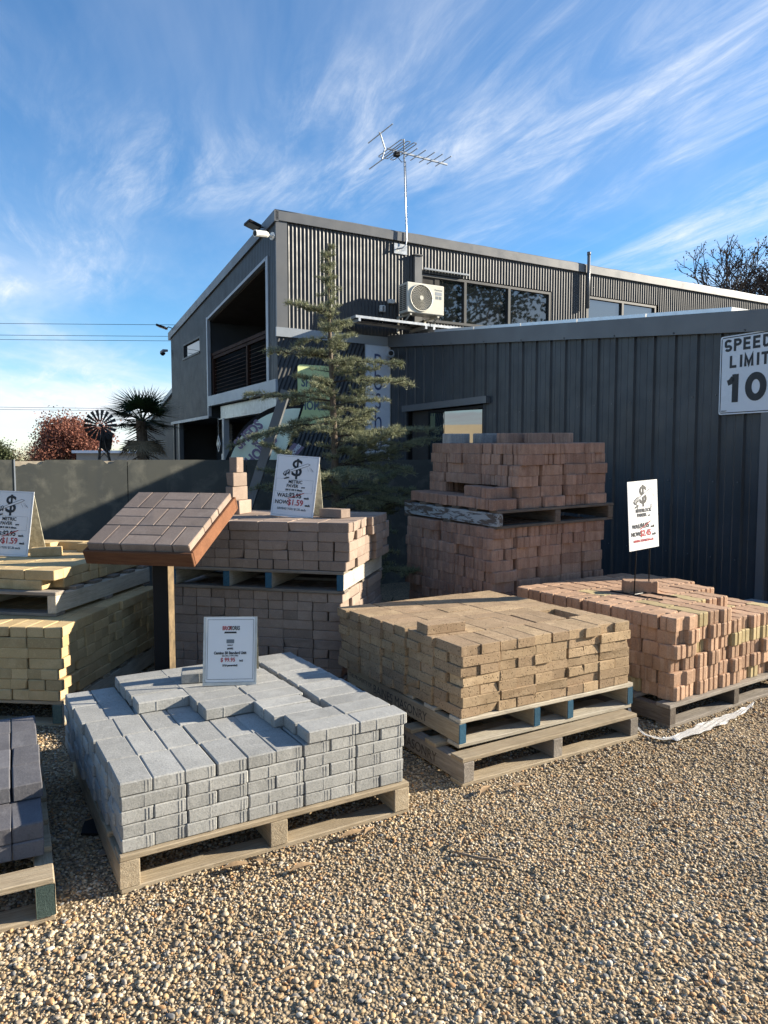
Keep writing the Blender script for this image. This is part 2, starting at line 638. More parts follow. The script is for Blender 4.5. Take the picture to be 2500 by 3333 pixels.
def ground_mat():
    t = NT('sandy_gravel_ground')
    tc = t.node('ShaderNodeTexCoord')
    v = tc.outputs['Object']
    vo = t.node('ShaderNodeTexVoronoi', {'Vector': v, 'Scale': 75, 'Randomness': 1.0})
    cr = t.node('ShaderNodeValToRGB', {'Fac': vo.outputs['Color']})
    e = cr.color_ramp
    e.elements[0].color = (.25, .19, .12, 1)
    e.elements[1].color = (.46, .37, .26, 1)
    k = e.elements.new(.5)
    k.color = (.34, .26, .165, 1)
    big = t.noise(v, .9, 5, .6)
    col = t.mix(t.rng(big, .35, .7, 0, .5), cr.outputs[0], (.20, .155, .10))
    d = vo.outputs['Distance']
    col = t.mix(t.rng(d, .35, .75, 0, .8), col, (.09, .07, .048))
    t.bump(t.math('MULTIPLY', d, -1.0), .9, .012)
    return t.fin(col, .95, .15)


M['pebble'] = pebble_mat()
M['ground'] = ground_mat()


# ------------------------------------------------------------------ text
def text(body, size, parent, loc, rot, mat, align='CENTER', name='lettering', sx=1.0, bold=0.0, ext=.0006, shear=0.0):
    c = bpy.data.curves.new(name, 'FONT')
    c.body = body
    c.size = size
    c.align_x = align
    c.align_y = 'BOTTOM_BASELINE'
    c.extrude = ext
    c.offset = bold
    c.shear = shear
    c.resolution_u = 3
    c.materials.append(mat)
    o = bpy.data.objects.new(name, c)
    COL.objects.link(o)
    o.parent = parent
    o.location = loc
    o.rotation_euler = rot
    o.scale = (sx, 1, 1)
    return o


# ------------------------------------------------------------------ ground and gravel
def build_ground():
    n = 40
    xs = np.concatenate([[-400, -120, -50], np.linspace(-16, 16, n), [50, 120, 400]])
    ys = np.concatenate([[-200, -60, -15], np.linspace(-4, 28, n), [60, 160, 600]])
    vs = [(x, y, 0.0) for y in ys for x in xs]
    w = len(xs)
    fs = [(j * w + i, j * w + i + 1, (j + 1) * w + i + 1, (j + 1) * w + i) for j in range(len(ys) - 1) for i in range(w - 1)]
    o = put('ground', mkmesh('ground', vs, fs, M['ground']))
    tag(o, kind='structure')


build_ground()


def ico():
    bm = bmesh.new()
    bmesh.ops.create_icosphere(bm, subdivisions=1, radius=1)
    v0 = np.array([v.co[:] for v in bm.verts])
    f0 = np.array([[v.index for v in f.verts] for f in bm.faces])
    bm.free()
    bm = bmesh.new()
    bmesh.ops.create_icosphere(bm, subdivisions=2, radius=1)
    v1 = np.array([v.co[:] for v in bm.verts])
    f1 = np.array([[v.index for v in f.verts] for f in bm.faces])
    bm.free()
    return (v0, f0), (v1, f1)


def build_gravel():
    lo, hi = ico()
    V, Fc, off = [], [], 0

    def scatter(y0, y1, dens, smin, smax, base, side=.55, zmax=.007, jit=.16):
        nonlocal off
        area = 0.5 * 1.09 * (y1 * y1 - y0 * y0) + 2 * side * (y1 - y0)
        n = int(area * dens)
        # sample y with pdf proportional to width
        y = rng.uniform(y0, y1, n * 3)
        wd = 1.09 * y + 2 * side
        keep = rng.uniform(0, wd.max(), n * 3) < wd
        y = y[keep][:n]
        n = len(y)
        x = rng.uniform(-.5, .5, n) * (1.09 * y + 2 * side)
        # drop what lies behind walls of pallets far off
        s = smin + (smax - smin) * rng.beta(1.5, 3.4, n)
        bv, bf = base
        m = len(bv)
        sc = np.stack([s * rng.uniform(.75, 1.35, n), s * rng.uniform(.65, 1.0, n), s * rng.uniform(.38, .66, n)], 1) * .5
        P = bv[None] * (1 + rng.normal(0, jit, (n, m, 1)))
        P = P * sc[:, None, :]
        ax = rng.normal(0, .45, n)
        c, sn = np.cos(ax), np.sin(ax)
        Y = P[:, :, 1] * c[:, None] - P[:, :, 2] * sn[:, None]
        Z = P[:, :, 1] * sn[:, None] + P[:, :, 2] * c[:, None]
        P = np.stack([P[:, :, 0], Y, Z], 2)
        an = rng.uniform(0, 6.283, n)
        c, sn = np.cos(an), np.sin(an)
        X = P[:, :, 0] * c[:, None] - P[:, :, 1] * sn[:, None]
        Y = P[:, :, 0] * sn[:, None] + P[:, :, 1] * c[:, None]
        hz = np.array([mnoise.noise((a * 1.7, b * 1.7, 3.3)) for a, b in zip(x, y)]) * .004
        zz = rng.uniform(-.002, zmax, n) + sc[:, 2] * .12 + np.maximum(hz, -.001)
        P = np.stack([X + x[:, None], Y + y[:, None], P[:, :, 2] + zz[:, None]], 2)
        V.append(P.reshape(-1, 3))
        Fc.append((bf[None] + (np.arange(n) * m)[:, None, None]).reshape(-1, 3) + off)
        off += n * m
    scatter(1.30, 2.35, 2500, .011, .027, hi, side=.35, zmax=.0038)
    scatter(1.30, 2.35, 7400, .005, .014, lo, side=.35, zmax=.003)
    scatter(2.35, 3.4, 7900, .0065, .023, lo, side=.35, zmax=.0032)
    scatter(3.4, 5.0, 2900, .009, .024, lo, side=.4, zmax=.0032)
    scatter(1.30, 4.2, 10, .022, .034, hi, side=.3, zmax=.003)
    scatter(5.0, 7.5, 350, .012, .026, lo, side=.2)
    Vn = np.concatenate(V)
    Fn = np.concatenate(Fc)
    me = bpy.data.meshes.new('gravel')
    me.vertices.add(len(Vn))
    me.vertices.foreach_set('co', Vn.astype(np.float32).ravel())
    me.loops.add(len(Fn) * 3)
    me.loops.foreach_set('vertex_index', Fn.astype(np.int32).ravel())
    me.polygons.add(len(Fn))
    me.polygons.foreach_set('loop_start', np.arange(0, len(Fn) * 3, 3, dtype=np.int32))
    me.polygons.foreach_set('use_smooth', np.ones(len(Fn), dtype=bool))
    me.materials.append(M['pebble'])
    me.update(calc_edges=True)
    o = put('gravel', me)
    tag(o, 'loose tan and grey river gravel covering the yard', 'gravel', kind='stuff')


build_gravel()

# ------------------------------------------------------------------ buildings
# local frame: origin where the lean-to meets the two-storey facade; x along the sunlit facade, y away along the gable side
BA = R(29.5)
BJ = (0.10, 12.86, 0.0)
SL = 2.064           # facade length left of the lean-to
LW = 7.91            # lean-to wall length (towards the camera)


def bglob(x, y, z=0.0):
    return Vector((BJ[0] + x * math.cos(BA) - y * math.sin(BA), BJ[1] + x * math.sin(BA) + y * math.cos(BA), z))


def corr_pts(a, b, pitch, amp, seg=8):
    n = max(2, int(round((b - a) / pitch * seg)))
    return [(a + (b - a) * i / n, amp * .5 * (1 - math.cos(2 * math.pi * (a + (b - a) * i / n) / pitch))) for i in range(n + 1)]


RIB = [(0, 0), (.055, 0), (.060, .004), (.072, .004), (.077, 0), (.150, 0), (.155, .004), (.167, .004), (.172, 0), (.214, 0), (.226, .024), (.242, .024), (.254, 0)]


def rib_pts(a, b, pitch=.268):
    pts = []
    k = math.floor(a / pitch)
    while k * pitch < b:
        for d, h in RIB:
            t = k * pitch + d * pitch / .268
            if a < t < b:
                pts.append((t, h))
        k += 1
    return [(a, 0)] + pts + [(b, 0)]


def sheet(pts, z0, z1, face):
    """corrugated sheet; z0,z1 numbers or functions of distance; face 'y' -> facade facing -y at y=0, 'x' -> facing -x"""
    f0 = z0 if callable(z0) else (lambda t: z0)
    f1 = z1 if callable(z1) else (lambda t: z1)
    vs, fs = [], []
    for t, h in pts:
        for zz in (f0(t), f1(t)):
            vs.append((t, -h, zz) if face == 'y' else (-h, t, zz))
    for i in range(len(pts) - 1):
        fs.append((2 * i, 2 * i + 2, 2 * i + 3, 2 * i + 1) if face == 'y' else (2 * i, 2 * i + 1, 2 * i + 3, 2 * i + 2))
    return vs, fs


def window(parent, x0, x1, z0, z1, face, plane, mullions=(), glass='glass', frame='metal_dark', depth=.05, fw=.045):
    """framed window as a part with its panes as sub-parts"""
    def B(mb, a, b, c, d, p0, p1):
        if face == 'y':
            mb.box(a, b, p0, p1, c, d)
        else:
            mb.box(p0, p1, a, b, c, d)
    mb = MB()
    p0, p1 = plane - .03, plane + depth
    B(mb, x0 - fw, x1 + fw, z1, z1 + fw, p0, p1)
    B(mb, x0 - fw, x1 + fw, z0 - fw, z0, p0 - .02, p1)
    B(mb, x0 - fw, x0, z0, z1, p0, p1)
    B(mb, x1, x1 + fw, z0, z1, p0, p1)
    for m in mullions:
        B(mb, m - fw * .6, m + fw * .6, z0, z1, p0, p1)
    fr = mb.build('window', M[frame], parent)
    edges = [x0] + sorted(mullions) + [x1]
    for i in range(len(edges) - 1):
        a = edges[i] + (fw * .6 if i else 0)
        b = edges[i + 1] - (fw * .6 if i < len(edges) - 2 else 0)
        g = MB()
        B(g, a + .002, b - .002, z0 + .002, z1 - .002, plane + .015, plane + .025)
        g.build('pane', M[glass], fr)
    return fr


def build_main():
    b = empty('office_building', BJ, BA, 'two-storey charcoal corrugated steel building with skillion roof and balcony', 'building')
    s = SL
    zr = 5.40
    sl = .121                       # roof fall along +y

    def roofz(y):
        return zr - sl * y
    XR = 15.0
    # --- sunlit upper facade, around the openings
    pitch, amp = .068, .015
    tops = zr - .12

    def fac(x0, x1, z0, z1):
        v, f = sheet(corr_pts(x0, x1, pitch, amp), z0, z1, 'y')
        put('wall_cladding', mkmesh('wall_cladding', v, f, M['metal_dark'], True), b)
    fac(-s + .17, .62, 3.62, tops)
    fac(.62, 3.66, 4.80, tops)
    fac(.62, 3.66, 3.45, 3.94)
    fac(3.66, 4.60, 3.3, tops)
    fac(4.60, 6.70, 4.84, tops)
    fac(4.60, 6.70, 3.3, 4.0)
    fac(6.70, XR, 3.3, tops)
    window(b, .67, 3.60, 4.0, 4.74, 'y', .03, (1.595, 2.615))
    window(b, 4.66, 6.60, 4.06, 4.78, 'y', .03, (5.635,), glass='glass_blue')
    m = MB()
    m.box(-s - .02, -s + .17, -.030, -.004, 3.60, zr - .12)
    m.build('corner_flashing', M['metal_trim'], b)
    m = MB()
    m.box(-s - .03, XR, -.05, .02, zr - .135, zr + .01)
    m.build('fascia', M['metal_trim'], b)
    # roll-top capping, dented, catches the sun
    cap = MB()
    pts = [(-s - .03 + i * .45, -.02 + .004 * math.sin(i * 1.7), zr + .012 + .004 * math.sin(i * 2.3)) for i in range(int((XR + s) / .45))]
    cap.tube(pts, .024, 8)
    cap.build('roof_capping', M['metal_trim'], b, smooth=True)
    # window head drip, downpipe box, flue
    m = MB()
    m.box(.66, 1.62, -.07, -.03, 4.845, 4.875)
    m.build('light_batten', M['metal_pale'], b)
    m = MB()
    m.box(.46, .605, -.075, -.002, 3.75, 5.06)
    m.box(.44, .625, -.10, -.002, 5.06, 5.075)
    m.build('service_duct', M['metal_trim'], b)
    m = MB()
    m.tube([(4.55, -.09, 4.55), (4.55, -.09, 5.62)], .032, 10)
    m.tube([(4.55, -.09, 5.60), (4.55, -.09, 5.66)], .038, 10)
    m.build('vent_pipe', M['metal_trim'], b, smooth=True)
    # band between the storeys
    m = MB()
    m.box(-s - .03, .0, -.035, .0, 3.47, 3.615)
    m.build('mid_flashing', M['metal_pale'], b)
    # --- lower facade clad on the diagonal
    bm = bmesh.new()
    ang = R(21)
    L = 7.0
    prev = None
    for t, h in corr_pts(-L, L, .068, .016, 8):
        ca, sa = math.cos(ang), math.sin(ang)
        row = []
        for w in (-L, L):
            x = t * ca + w * sa
            z = -t * sa + w * ca
            row.append(bm.verts.new((x - 1, -h, z + 1.7)))
        if prev:
            bm.faces.new((prev[0], row[0], row[1], prev[1]))
        prev = row
    for co, no in (((-s, 0, 0), (-1, 0, 0)), ((-.01, 0, 0), (1, 0, 0)), ((0, 0, 0), (0, 0, -1)), ((0, 0, 3.47), (0, 0, 1))):
        bmesh.ops.bisect_plane(bm, geom=bm.verts[:] + bm.edges[:] + bm.faces[:], plane_co=co, plane_no=no, clear_outer=True)
    me = bpy.data.meshes.new('diagonal_cladding')
    bm.to_mesh(me)
    bm.free()
    me.materials.append(M['metal_dark'])
    me.polygons.foreach_set('use_smooth', [True] * len(me.polygons))
    put('diagonal_cladding', me, b)
    # --- shaded gable side (x = -s), facing -x
    YB = 6.95
    pit2 = .0765

    def side(y0, y1, z0, z1, name='side_cladding'):
        v, f = sheet(corr_pts(y0, y1, pit2, .014), z0, z1, 'x')
        put(name, mkmesh(name, v, f, M['metal_wing'], True), b, (-s, 0, 0))
    side(0.0, .36, 2.8, lambda y: roofz(y) - .15)
    side(.36, 3.85, lambda y: roofz(y) - .56, lambda y: roofz(y) - .15)
    wy0, wy1, wz0, wz1 = 4.42, 5.82, 3.77, 4.11
    side(3.85, wy0, 2.40, lambda y: roofz(y) - .15)
    side(wy0, wy1, 2.40, wz0)
    side(wy0, wy1, wz1, lambda y: roofz(y) - .15)
    side(wy1, YB, 2.40, lambda y: roofz(y) - .15)
    window(b, wy0 + .04, wy1 - .04, wz0 + .03, wz1 - .03, 'x', -s + .02, (), glass='glass_blue', fw=.04)
    # fascia along the gable
    m = MB()
    vs = []
    for y in (-.05, YB + .1):
        for x in (-s - .05, -s + .02):
            for dz in (-.16, .01):
                vs.append((x, y, roofz(y) + dz))
    m.add(vs, [(0, 1, 3, 2), (4, 6, 7, 5), (0, 4, 5, 1), (2, 3, 7, 6), (1, 5, 7, 3), (0, 2, 6, 4)])
    m.build('gable_fascia', M['metal_trim'], b)
    # roof slab
    m = MB()
    vs = []
    for y in (-.03, YB + .08):
        for x in (-s - .02, XR):
            for dz in (-.08, -.005):
                vs.append((x, y, roofz(y) + dz))
    m.add(vs, [(0, 1, 3, 2), (4, 6, 7, 5), (0, 4, 5, 1), (2, 3, 7, 6), (1, 5, 7, 3), (0, 2, 6, 4)])
    m.build('roof', M['metal_dark'], b)
    # balcony opening trims
    m = MB()
    m.box(-s - .03, -s + .10, .33, .43, 2.79, roofz(.4) - .55)
    m.build('corner_post', M['metal_pale'], b)
    m = MB()
    m.box(-s - .035, -s + .03, 3.79, 3.86, 2.40, roofz(3.85) - .54)
    m.build('opening_jamb', M['metal_pale'], b)
    m = MB()
    vs = []
    for y in (.40, 3.82):
        for x in (-s - .03, -s + .05):
            for dz in (-.60, -.55):
                vs.append((x, y, roofz(y) + dz))
    m.add(vs, [(0, 1, 3, 2), (4, 6, 7, 5), (0, 4, 5, 1), (2, 3, 7, 6), (1, 5, 7, 3), (0, 2, 6, 4)])
    m.build('opening_head', M['metal_pale'], b)
    m = MB()
    m.box(-s - .04, -s + .06, .0, 3.79, 2.60, 2.80)
    m.build('balcony_beam', M['metal_pale'], b)
    m = MB()
    m.box(-s + .10, -s + .2, .05, 3.4, 2.33, 2.58)
    m.box(-s + .06, -s + .24, .05, 3.4, 2.315, 2.33)
    m.build('galvanised_beam', M['galv'], b)
    # balcony recess: floor, back wall, ceiling, ends
    m = MB()
    m.box(-s + .06, -s + 3.2, .02, 3.84, 2.60, 2.72)
    m.build('balcony_floor', M['dark_in'], b)
    m = MB()
    m.box(-s + 3.0, -s + 3.1, .02, 3.84, 2.72, roofz(3.8) - .2)
    m.build('balcony_back_wall', M['dark_in'], b)
    m = MB()
    m.box(-s + .06, -s + 3.0, 3.86, 3.92, 2.4, roofz(3.9) - .2)
    m.build('balcony_end_wall', M['metal_wing'], b)
    m = MB()
    m.box(-s + .05, -s + 3.0, .03, .08, 2.72, roofz(.1) - .2)
    m.build('balcony_screen_wall', M['dark_in'], b)
    m = MB()
    vs = []
    for y in (.05, 3.9):
        for x in (-s + .06, -s + 3.05):
            for dz in (-.62, -.58):
                vs.append((x, y, roofz(y) + dz))
    m.add(vs, [(0, 1, 3, 2), (4, 6, 7, 5), (0, 4, 5, 1), (2, 3, 7, 6), (1, 5, 7, 3), (0, 2, 6, 4)])
    m.build('balcony_ceiling', M['dark_in'], b)
    for i in range(6):
        m = MB()
        m.box(-s + 1.55, -s + 1.60, 3.72 - i * .17, 3.78 - i * .17, 2.72, roofz(3.7) - .63)
        m.build('timber_slat', M['slat'], b)
    # balustrade
    rail = MB().box(-s + .04, -s + .12, .43, 3.79, 3.61, 3.67).box(-s + .05, -s + .11, .43, 3.79, 3.545, 3.60).build('handrail', M['rail'], b)
    for y in (.47, 1.63, 3.72):
        MB().box(-s + .05, -s + .115, y - .035, y + .035, 2.72, 3.60).build('rail_post', M['rail'], b)
    for k in range(10):
        z = 2.82 + k * .07
        MB().tube([(-s + .085, .43, z), (-s + .085, 3.79, z)], .0028, 5).build('rail_wire', M['slat'], b)
    # soffit, lower recess, columns, roller shutter
    MB().box(-s - .03, -s + 4, 3.8, YB, 2.365, 2.40).build('soffit', M['metal_wing'], b)
    MB().box(-s - .035, -s - .005, 3.8, YB + .05, 2.36, 2.42).build('soffit_edge', M['metal_pale'], b)
    MB().box(-s + .05, -s + .16, 3.05, 3.16, 0, 2.33).build('column', M['metal_pale'], b)
    MB().box(-s + .02, -s + .14, .02, .14, 0, 2.6).build('column', M['metal_trim'], b)
    MB().box(-s + .0, -s + .10, 6.35, 6.45, 0, 2.36).build('column', M['metal_trim'], b)
    MB().box(-s + 2.6, -s + 2.7, .1, 5.2, 0, 2.6).build('recess_back_wall', M['dark_in'], b)
    MB().box(-s + .9, -s + 2.6, .04, .1, 0, 2.6).build('recess_end_wall', M['dark_in'], b)
    sh = MB()
    for k in range(40):
        z = .02 + k * .058
        sh.box(-s + .9 - .008 * (k % 2), -s + .95, 5.15, 6.36, z, z + .052)
    sh.build('roller_shutter', M['metal_wing'], b)
    MB().box(-s + .95, -s + 2.6, 5.2, 5.26, 0, 2.36).build('recess_side_wall', M['dark_in'], b)
    # side wall below the soffit beyond and the lower rear wing
    v, f = sheet(corr_pts(6.45, 7.0, pit2, .014), 0, 2.36, 'x')
    put('lower_side_cladding', mkmesh('lower_side_cladding', v, f, M['metal_wing'], True), b, (-s + .05, 0, 0))
    v, f = sheet(corr_pts(6.95, 10.6, pit2, .014), 0, lambda y: 3.25 - (y - 6.95) * .22, 'x')
    put('rear_cladding', mkmesh('rear_cladding', v, f, M['metal_wing'], True), b, (-s + .1, 0, 0))
    m = MB()
    vs = []
    for y in (6.95, 10.7):
        for x in (-s + .02, -s + 4):
            for dz in (-.08, .03):
                vs.append((x, y, 3.25 - (y - 6.95) * .22 + dz))
    m.add(vs, [(0, 1, 3, 2), (4, 6, 7, 5), (0, 4, 5, 1), (2, 3, 7, 6), (1, 5, 7, 3), (0, 2, 6, 4)])
    m.build('rear_roof', M['metal_pale'], b)
    MB().box(-s + .0, XR, 6.85, YB, 0, 4.5).build('rear_wall', M['metal_dark'], b)
    MB().box(XR - .1, XR, 0, 6.9, 0, 4.5).build('end_wall', M['metal_dark'], b)
    MB().box(.1, XR, .06, .12, 0, 4.0).build('inner_wall', M['dark_in'], b)
    MB().box(.7, 6.7, .9, .95, 3.5, 4.9).build('room_back_wall', M['dark_in'], b)
    return b


main_b = build_main()


def build_leanto():
    b = empty('lean_to_shed', BJ, BA, 'low dark grey ribbed steel lean-to with sloping eave beside the pallets', 'shed')

    def eave(y):                       # underside of the flashing
        return 3.45 + .110 * y
    dy0, dy1, dz = -2.70, -.62, 2.31

    def w(y0, y1, z0, z1):
        v, f = sheet(rib_pts(y0, y1), z0, z1, 'x')
        put('wall_cladding', mkmesh('wall_cladding', v, f, M['metal_wing']), b)
    w(-LW, dy0, 0, lambda y: eave(y) + .05)
    w(dy0, dy1, dz + .10, lambda y: eave(y) + .05)
    w(dy1, -.02, 0, lambda y: eave(y) + .05)
    # eave flashing
    m = MB()
    vs = []
    for y in (-LW - .04, .0):
        for x in (-.06, .03):
            for dzz in (0, .20):
                vs.append((x, y, eave(y) + dzz))
    q = [(0, 1, 3, 2), (4, 6, 7, 5), (0, 4, 5, 1), (2, 3, 7, 6), (1, 5, 7, 3), (0, 2, 6, 4)]
    m.add(vs, q)
    m.build('eave_flashing', M['metal_trim'], b)
    m = MB()
    for k in range(9):
        y = -.35 - k * .8
        m.tube([(-.062, y, eave(y) + .018), (-.068, y, eave(y) + .018)], .008, 6)
    m.build('screw_row', M['metal_dark'], b)
    for zz in (1.30,):
        m = MB()
        y = -LW + .15
        while y < dy0:
            m.tube([(-.002, y, zz), (-.008, y, zz)], .007, 6)
            y += .268
        m.build('screw_row', M['metal_trim'], b)
    # roof
    m = MB()
    vs = []
    for y in (-LW, -.0):
        for x in (-.02, 9):
            for dzz in (.12, .17):
                vs.append((x, y, eave(y) + dzz))
    m.add(vs, q)
    m.build('roof', M['metal_trim'], b)
    # end wall facing the sun and corner trim
    v, f = sheet(rib_pts(0.02, 9.0), 0, eave(-LW) + .13, 'y')
    put('end_cladding', mkmesh('end_cladding', v, f, M['metal_wing']), b, (0, -LW, 0))
    MB().box(-.036, .05, -LW - .036, -LW + .06, 0, eave(-LW)).build('corner_trim', M['metal_trim'], b)
    # door opening: head trim, dark leaf, glazed panes
    MB().box(-.07, .02, dy0 - .12, dy1 + .1, dz, dz + .10).build('door_head_flashing', M['metal_trim'], b)
    MB().box(.05, .07, -1.30, dy1, 0, dz).build('door_leaf', M['dark_in'], b)
    MB().box(-.03, .07, dy1 - .05, dy1, 0, dz).build('door_jamb', M['black'], b)
    window(b, -2.66, -1.28, .12, dz - .06, 'x', .02, (-1.72,), glass='glass_blue', frame='black', fw=.04)
    dw = [o for o in b.children if o.name.startswith('window')][-1]
    for o in dw.children:                       # panes turned off the frame only to steer what they mirror
        c = sum((Vector(v.co) for v in o.data.vertices), Vector()) / len(o.data.vertices)
        o.data.transform(Matrix.Translation(-c))
        o.location = c
        o.rotation_euler = (0, 0, R(9.5))
    MB().box(.6, .65, -3.2, -.1, 0, 3.0).build('inner_wall', M['dark_in'], b)
    MB().box(-.045, -.004, -7.01, -6.93, 0, eave(-6.97)).build('downpipe', M['metal_trim'], b)
    for zz in (.55, 2.15):
        m = MB()
        y = -LW + .15
        while y < dy0:
            m.tube([(-.002, y, zz), (-.008, y, zz)], .007, 6)
            y += .268
        m.build('screw_row', M['metal_trim'], b)
    return b


lean = build_leanto()


def ev(y):
    return 3.45 + .110 * y


# ---- solar panels on the lean-to roof (each one a thing)
def solar(x0, x1, y0, y1, lift, slope_f, label, tiltx=0.0):
    c = bglob((x0 + x1) / 2, (y0 + y1) / 2, 0)
    t = empty('solar_panel', (c.x, c.y, slope_f((y0 + y1) / 2) + lift), BA, label, 'solar panel', 'solar panels along the roof edge')
    hx, hy = (x1 - x0) / 2, (y1 - y0) / 2
    sl = (slope_f(y1) - slope_f(y0)) / (y1 - y0)
    rot = (math.atan(sl), tiltx, 0)
    MB().box(-hx, -hx + .03, -hy, hy, -.04, 0).box(hx - .03, hx, -hy, hy, -.04, 0).box(-hx + .03, hx - .03, -hy, -hy + .03, -.04, 0).box(-hx + .03, hx - .03, hy - .03, hy, -.04, 0).build('frame', M['alu'], t, rot=rot)
    MB().box(-hx + .03, hx - .03, -hy + .03, hy - .03, -.012, -.006).build('glass', M['solar'], t, rot=rot)
    for a in (-hx + .05, hx - .09):
        MB().box(a, a + .04, -hy, hy, -.09, -.042).build('mounting_rail', M['alu'], t, rot=rot)
    return t


names = ['farthest', 'second farthest', 'middle', 'second nearest', 'nearest']
yb = [-1.36, -2.40, -3.44, -4.48, -5.52, -6.56]
for i in range(5):
    solar(.02, 1.66, yb[i + 1] + .008, yb[i] - .008, .25, ev, f'{names[i]} solar panel in the row along the lean-to eave')
solar(1.70, 3.34, yb[5] + .008, yb[4] - .008, .25, ev, 'solar panel behind the nearest eave panel, its sunlit frame edge showing')
solar(3.38, 5.02, yb[5] + .008, yb[4] - .008, .25, ev, 'rightmost solar panel on the lean-to roof beside the picture edge')
solar(-.98, .42, -.62, -.12, .0, lambda y: 3.80, 'solar panel edge below the corrugated facade left of the air conditioner', .012)
solar(.44, 1.30, -.62, -.12, .0, lambda y: 3.79, 'solar panel edge with sunlit frame directly below the air conditioner')


# ---- air conditioner
def build_ac():
    p = bglob(.06, -.10, 3.98)
    t = empty('air_conditioner', p, BA, 'cream outdoor air conditioner unit with round fan on the corrugated facade', 'air conditioner')
    w, d, h = .74, .28, .50
    y0 = -.10 - d
    MB().cbox(0, w, y0, -.10, 0, h, .012).build('casing', M['cream'], t)
    cx, cz, r = .27, .255, .205
    ring = MB()
    n = 36
    pts = [(cx + (r + .012) * math.cos(2 * math.pi * k / n), y0 - .012, cz + (r + .012) * math.sin(2 * math.pi * k / n)) for k in range(n + 1)]
    ring.tube(pts, .012, 6)
    g = ring.build('fan_surround', M['cream'], t, smooth=True)
    dk = MB()
    dk.tube([(cx, y0 - .001, cz), (cx, y0 - .006, cz)], r, 36)
    dk.build('fan_opening', M['soot'], t)
    gr = MB()
    for q in range(1, 9):
        rr = r * q / 9
        gr.tube([(cx + rr * math.cos(2 * math.pi * k / 30), y0 - .018, cz + rr * math.sin(2 * math.pi * k / 30)) for k in range(31)], .0028, 4)
    for k in range(24):
        a = 2 * math.pi * k / 24
        gr.tube([(cx + rr * math.cos(a + 1.1 * (rr / r)), y0 - .014, cz + rr * math.sin(a + 1.1 * (rr / r))) for rr in np.linspace(.035, r, 7)], .0026, 4)
    gr.build('fan_grille', M['cream'], t)
    MB().tube([(cx, y0 - .01, cz), (cx, y0 - .024, cz)], .036, 18).build('fan_hub', M['cream'], t)
    ss = MB()
    for k in range(13):
        for yy in (y0 + .03, y0 + .15):
            ss.box(-.003, .0, yy, yy + .10, .05 + k * .032, .05 + k * .032 + .02)
    ss.build('side_grille', M['soot'], t)
    text('Panasonic', .042, t, (.625, y0 - .001, .405), (R(90), 0, 0), M['ink_navy'], sx=.95)
    lb = MB()
    lb.box(.56, .69, y0 - .002, y0, .33, .385)
    lb.build('rating_label', M['metal_pale'], t)
    MB().box(.565, .62, y0 - .002, y0, .265, .315).build('rating_label', M['ink_grey'], t)
    MB().box(.635, .685, y0 - .002, y0, .265, .315).build('rating_label', M['ink_navy'], t)
    for x in (.07, .62):
        br = MB()
        br.box(x, x + .035, y0 + .02, .09, -.035, -.004)
        br.tube([(x + .017, y0 + .05, -.03), (x + .017, .08, -.24)], .014, 5)
        br.box(x, x + .035, .06, .09, -.28, -.0)
        br.build('bracket', M['cream'], t)


build_ac()

# small wall fittings left of the air conditioner
t = empty('isolator_switch', bglob(-.18, -.02, 4.08), BA, 'small white isolator switch left of the air conditioner', 'switch')
MB().cbox(-.05, .05, -.07, 0, -.055, .055, .01).build('housing', M['white'], t)
MB().cbox(-.012, .012, -.095, -.07, -.04, .04, .004).build('lever', M['metal_trim'], t)
t = empty('pipe_cover', bglob(.0, -.02, 4.22), BA, 'short white pipe cover beside the air conditioner grille', 'pipe cover')
MB().cbox(-.06, .06, -.06, 0, -.035, .035, .008).build('cover', M['white'], t)


# ---- TV antenna
def build_antenna():
    p = bglob(.27, -.09, 5.02)
    t = empty('tv_antenna', p, BA, 'rooftop TV antenna on a tall thin mast above the facade', 'antenna')
    MB().tube([(-.16, .05, .10), (-.08, -.01, .11), (-.02, -.02, .16), (0, -.02, .26), (-.02, 0, 1.0), (-.05, 0, 1.93)], .013, 8).build('mast', M['galv'], t, smooth=True)
    MB().box(-.20, .06, .06, .085, .03, .20).build('bracket', M['galv'], t)
    z = 1.70
    MB().box(-.42, .80, -.013, .013, z - .013, z + .013).build('boom', M['galv'], t, rot=(0, R(1.5), 0))
    for x, hl in ((.08, .24), (.24, .25), (.42, .25), (.58, .25), (.76, .25)):
        MB().tube([(x, -hl, z + .02), (x, hl, z + .02)], .008, 6).build('element', M['galv'], t)
    for x in (-.30, -.18, -.06):
        m = MB()
        hl = .36
        for dx in (-.035, .035):
            m.tube([(x + dx, -hl, z + .02), (x + dx, hl, z + .02)], .008, 6)
        for sg in (-1, 1):
            m.tube([(x - .035, sg * hl, z + .02), (x - .02, sg * (hl + .03), z + .02), (x + .02, sg * (hl + .03), z + .02), (x + .035, sg * hl, z + .02)], .008, 6)
        m.build('folded_dipole', M['galv'], t)
    MB().tube([(-.42, 0, z), (-.50, 0, z + .20), (-.53, 0, z + .24)], .012, 6).build('reflector_arm', M['galv'], t)
    MB().tube([(-.42, 0, z), (-.48, 0, z - .20)], .012, 6).build('reflector_arm', M['galv'], t)
    MB().tube([(-.51, -.42, z + .22), (-.51, .42, z + .22)], .009, 6).build('reflector_bar', M['galv'], t)
    MB().tube([(-.48, -.40, z - .20), (-.48, .44, z - .20)], .009, 6).build('reflector_bar', M['galv'], t)
    MB().cbox(-.24, -.14, -.04, .04, z - .09, z - .015, .01).build('balun_box', M['black'], t)
    MB().tube([(-.18, .01, z - .07), (-.08, .02, z - .15), (.0, .02, z - .12), (.012, .02, 1.2), (.03, .02, .5), (.02, .02, .2)], .006, 5).build('cable', M['black'], t)


build_antenna()


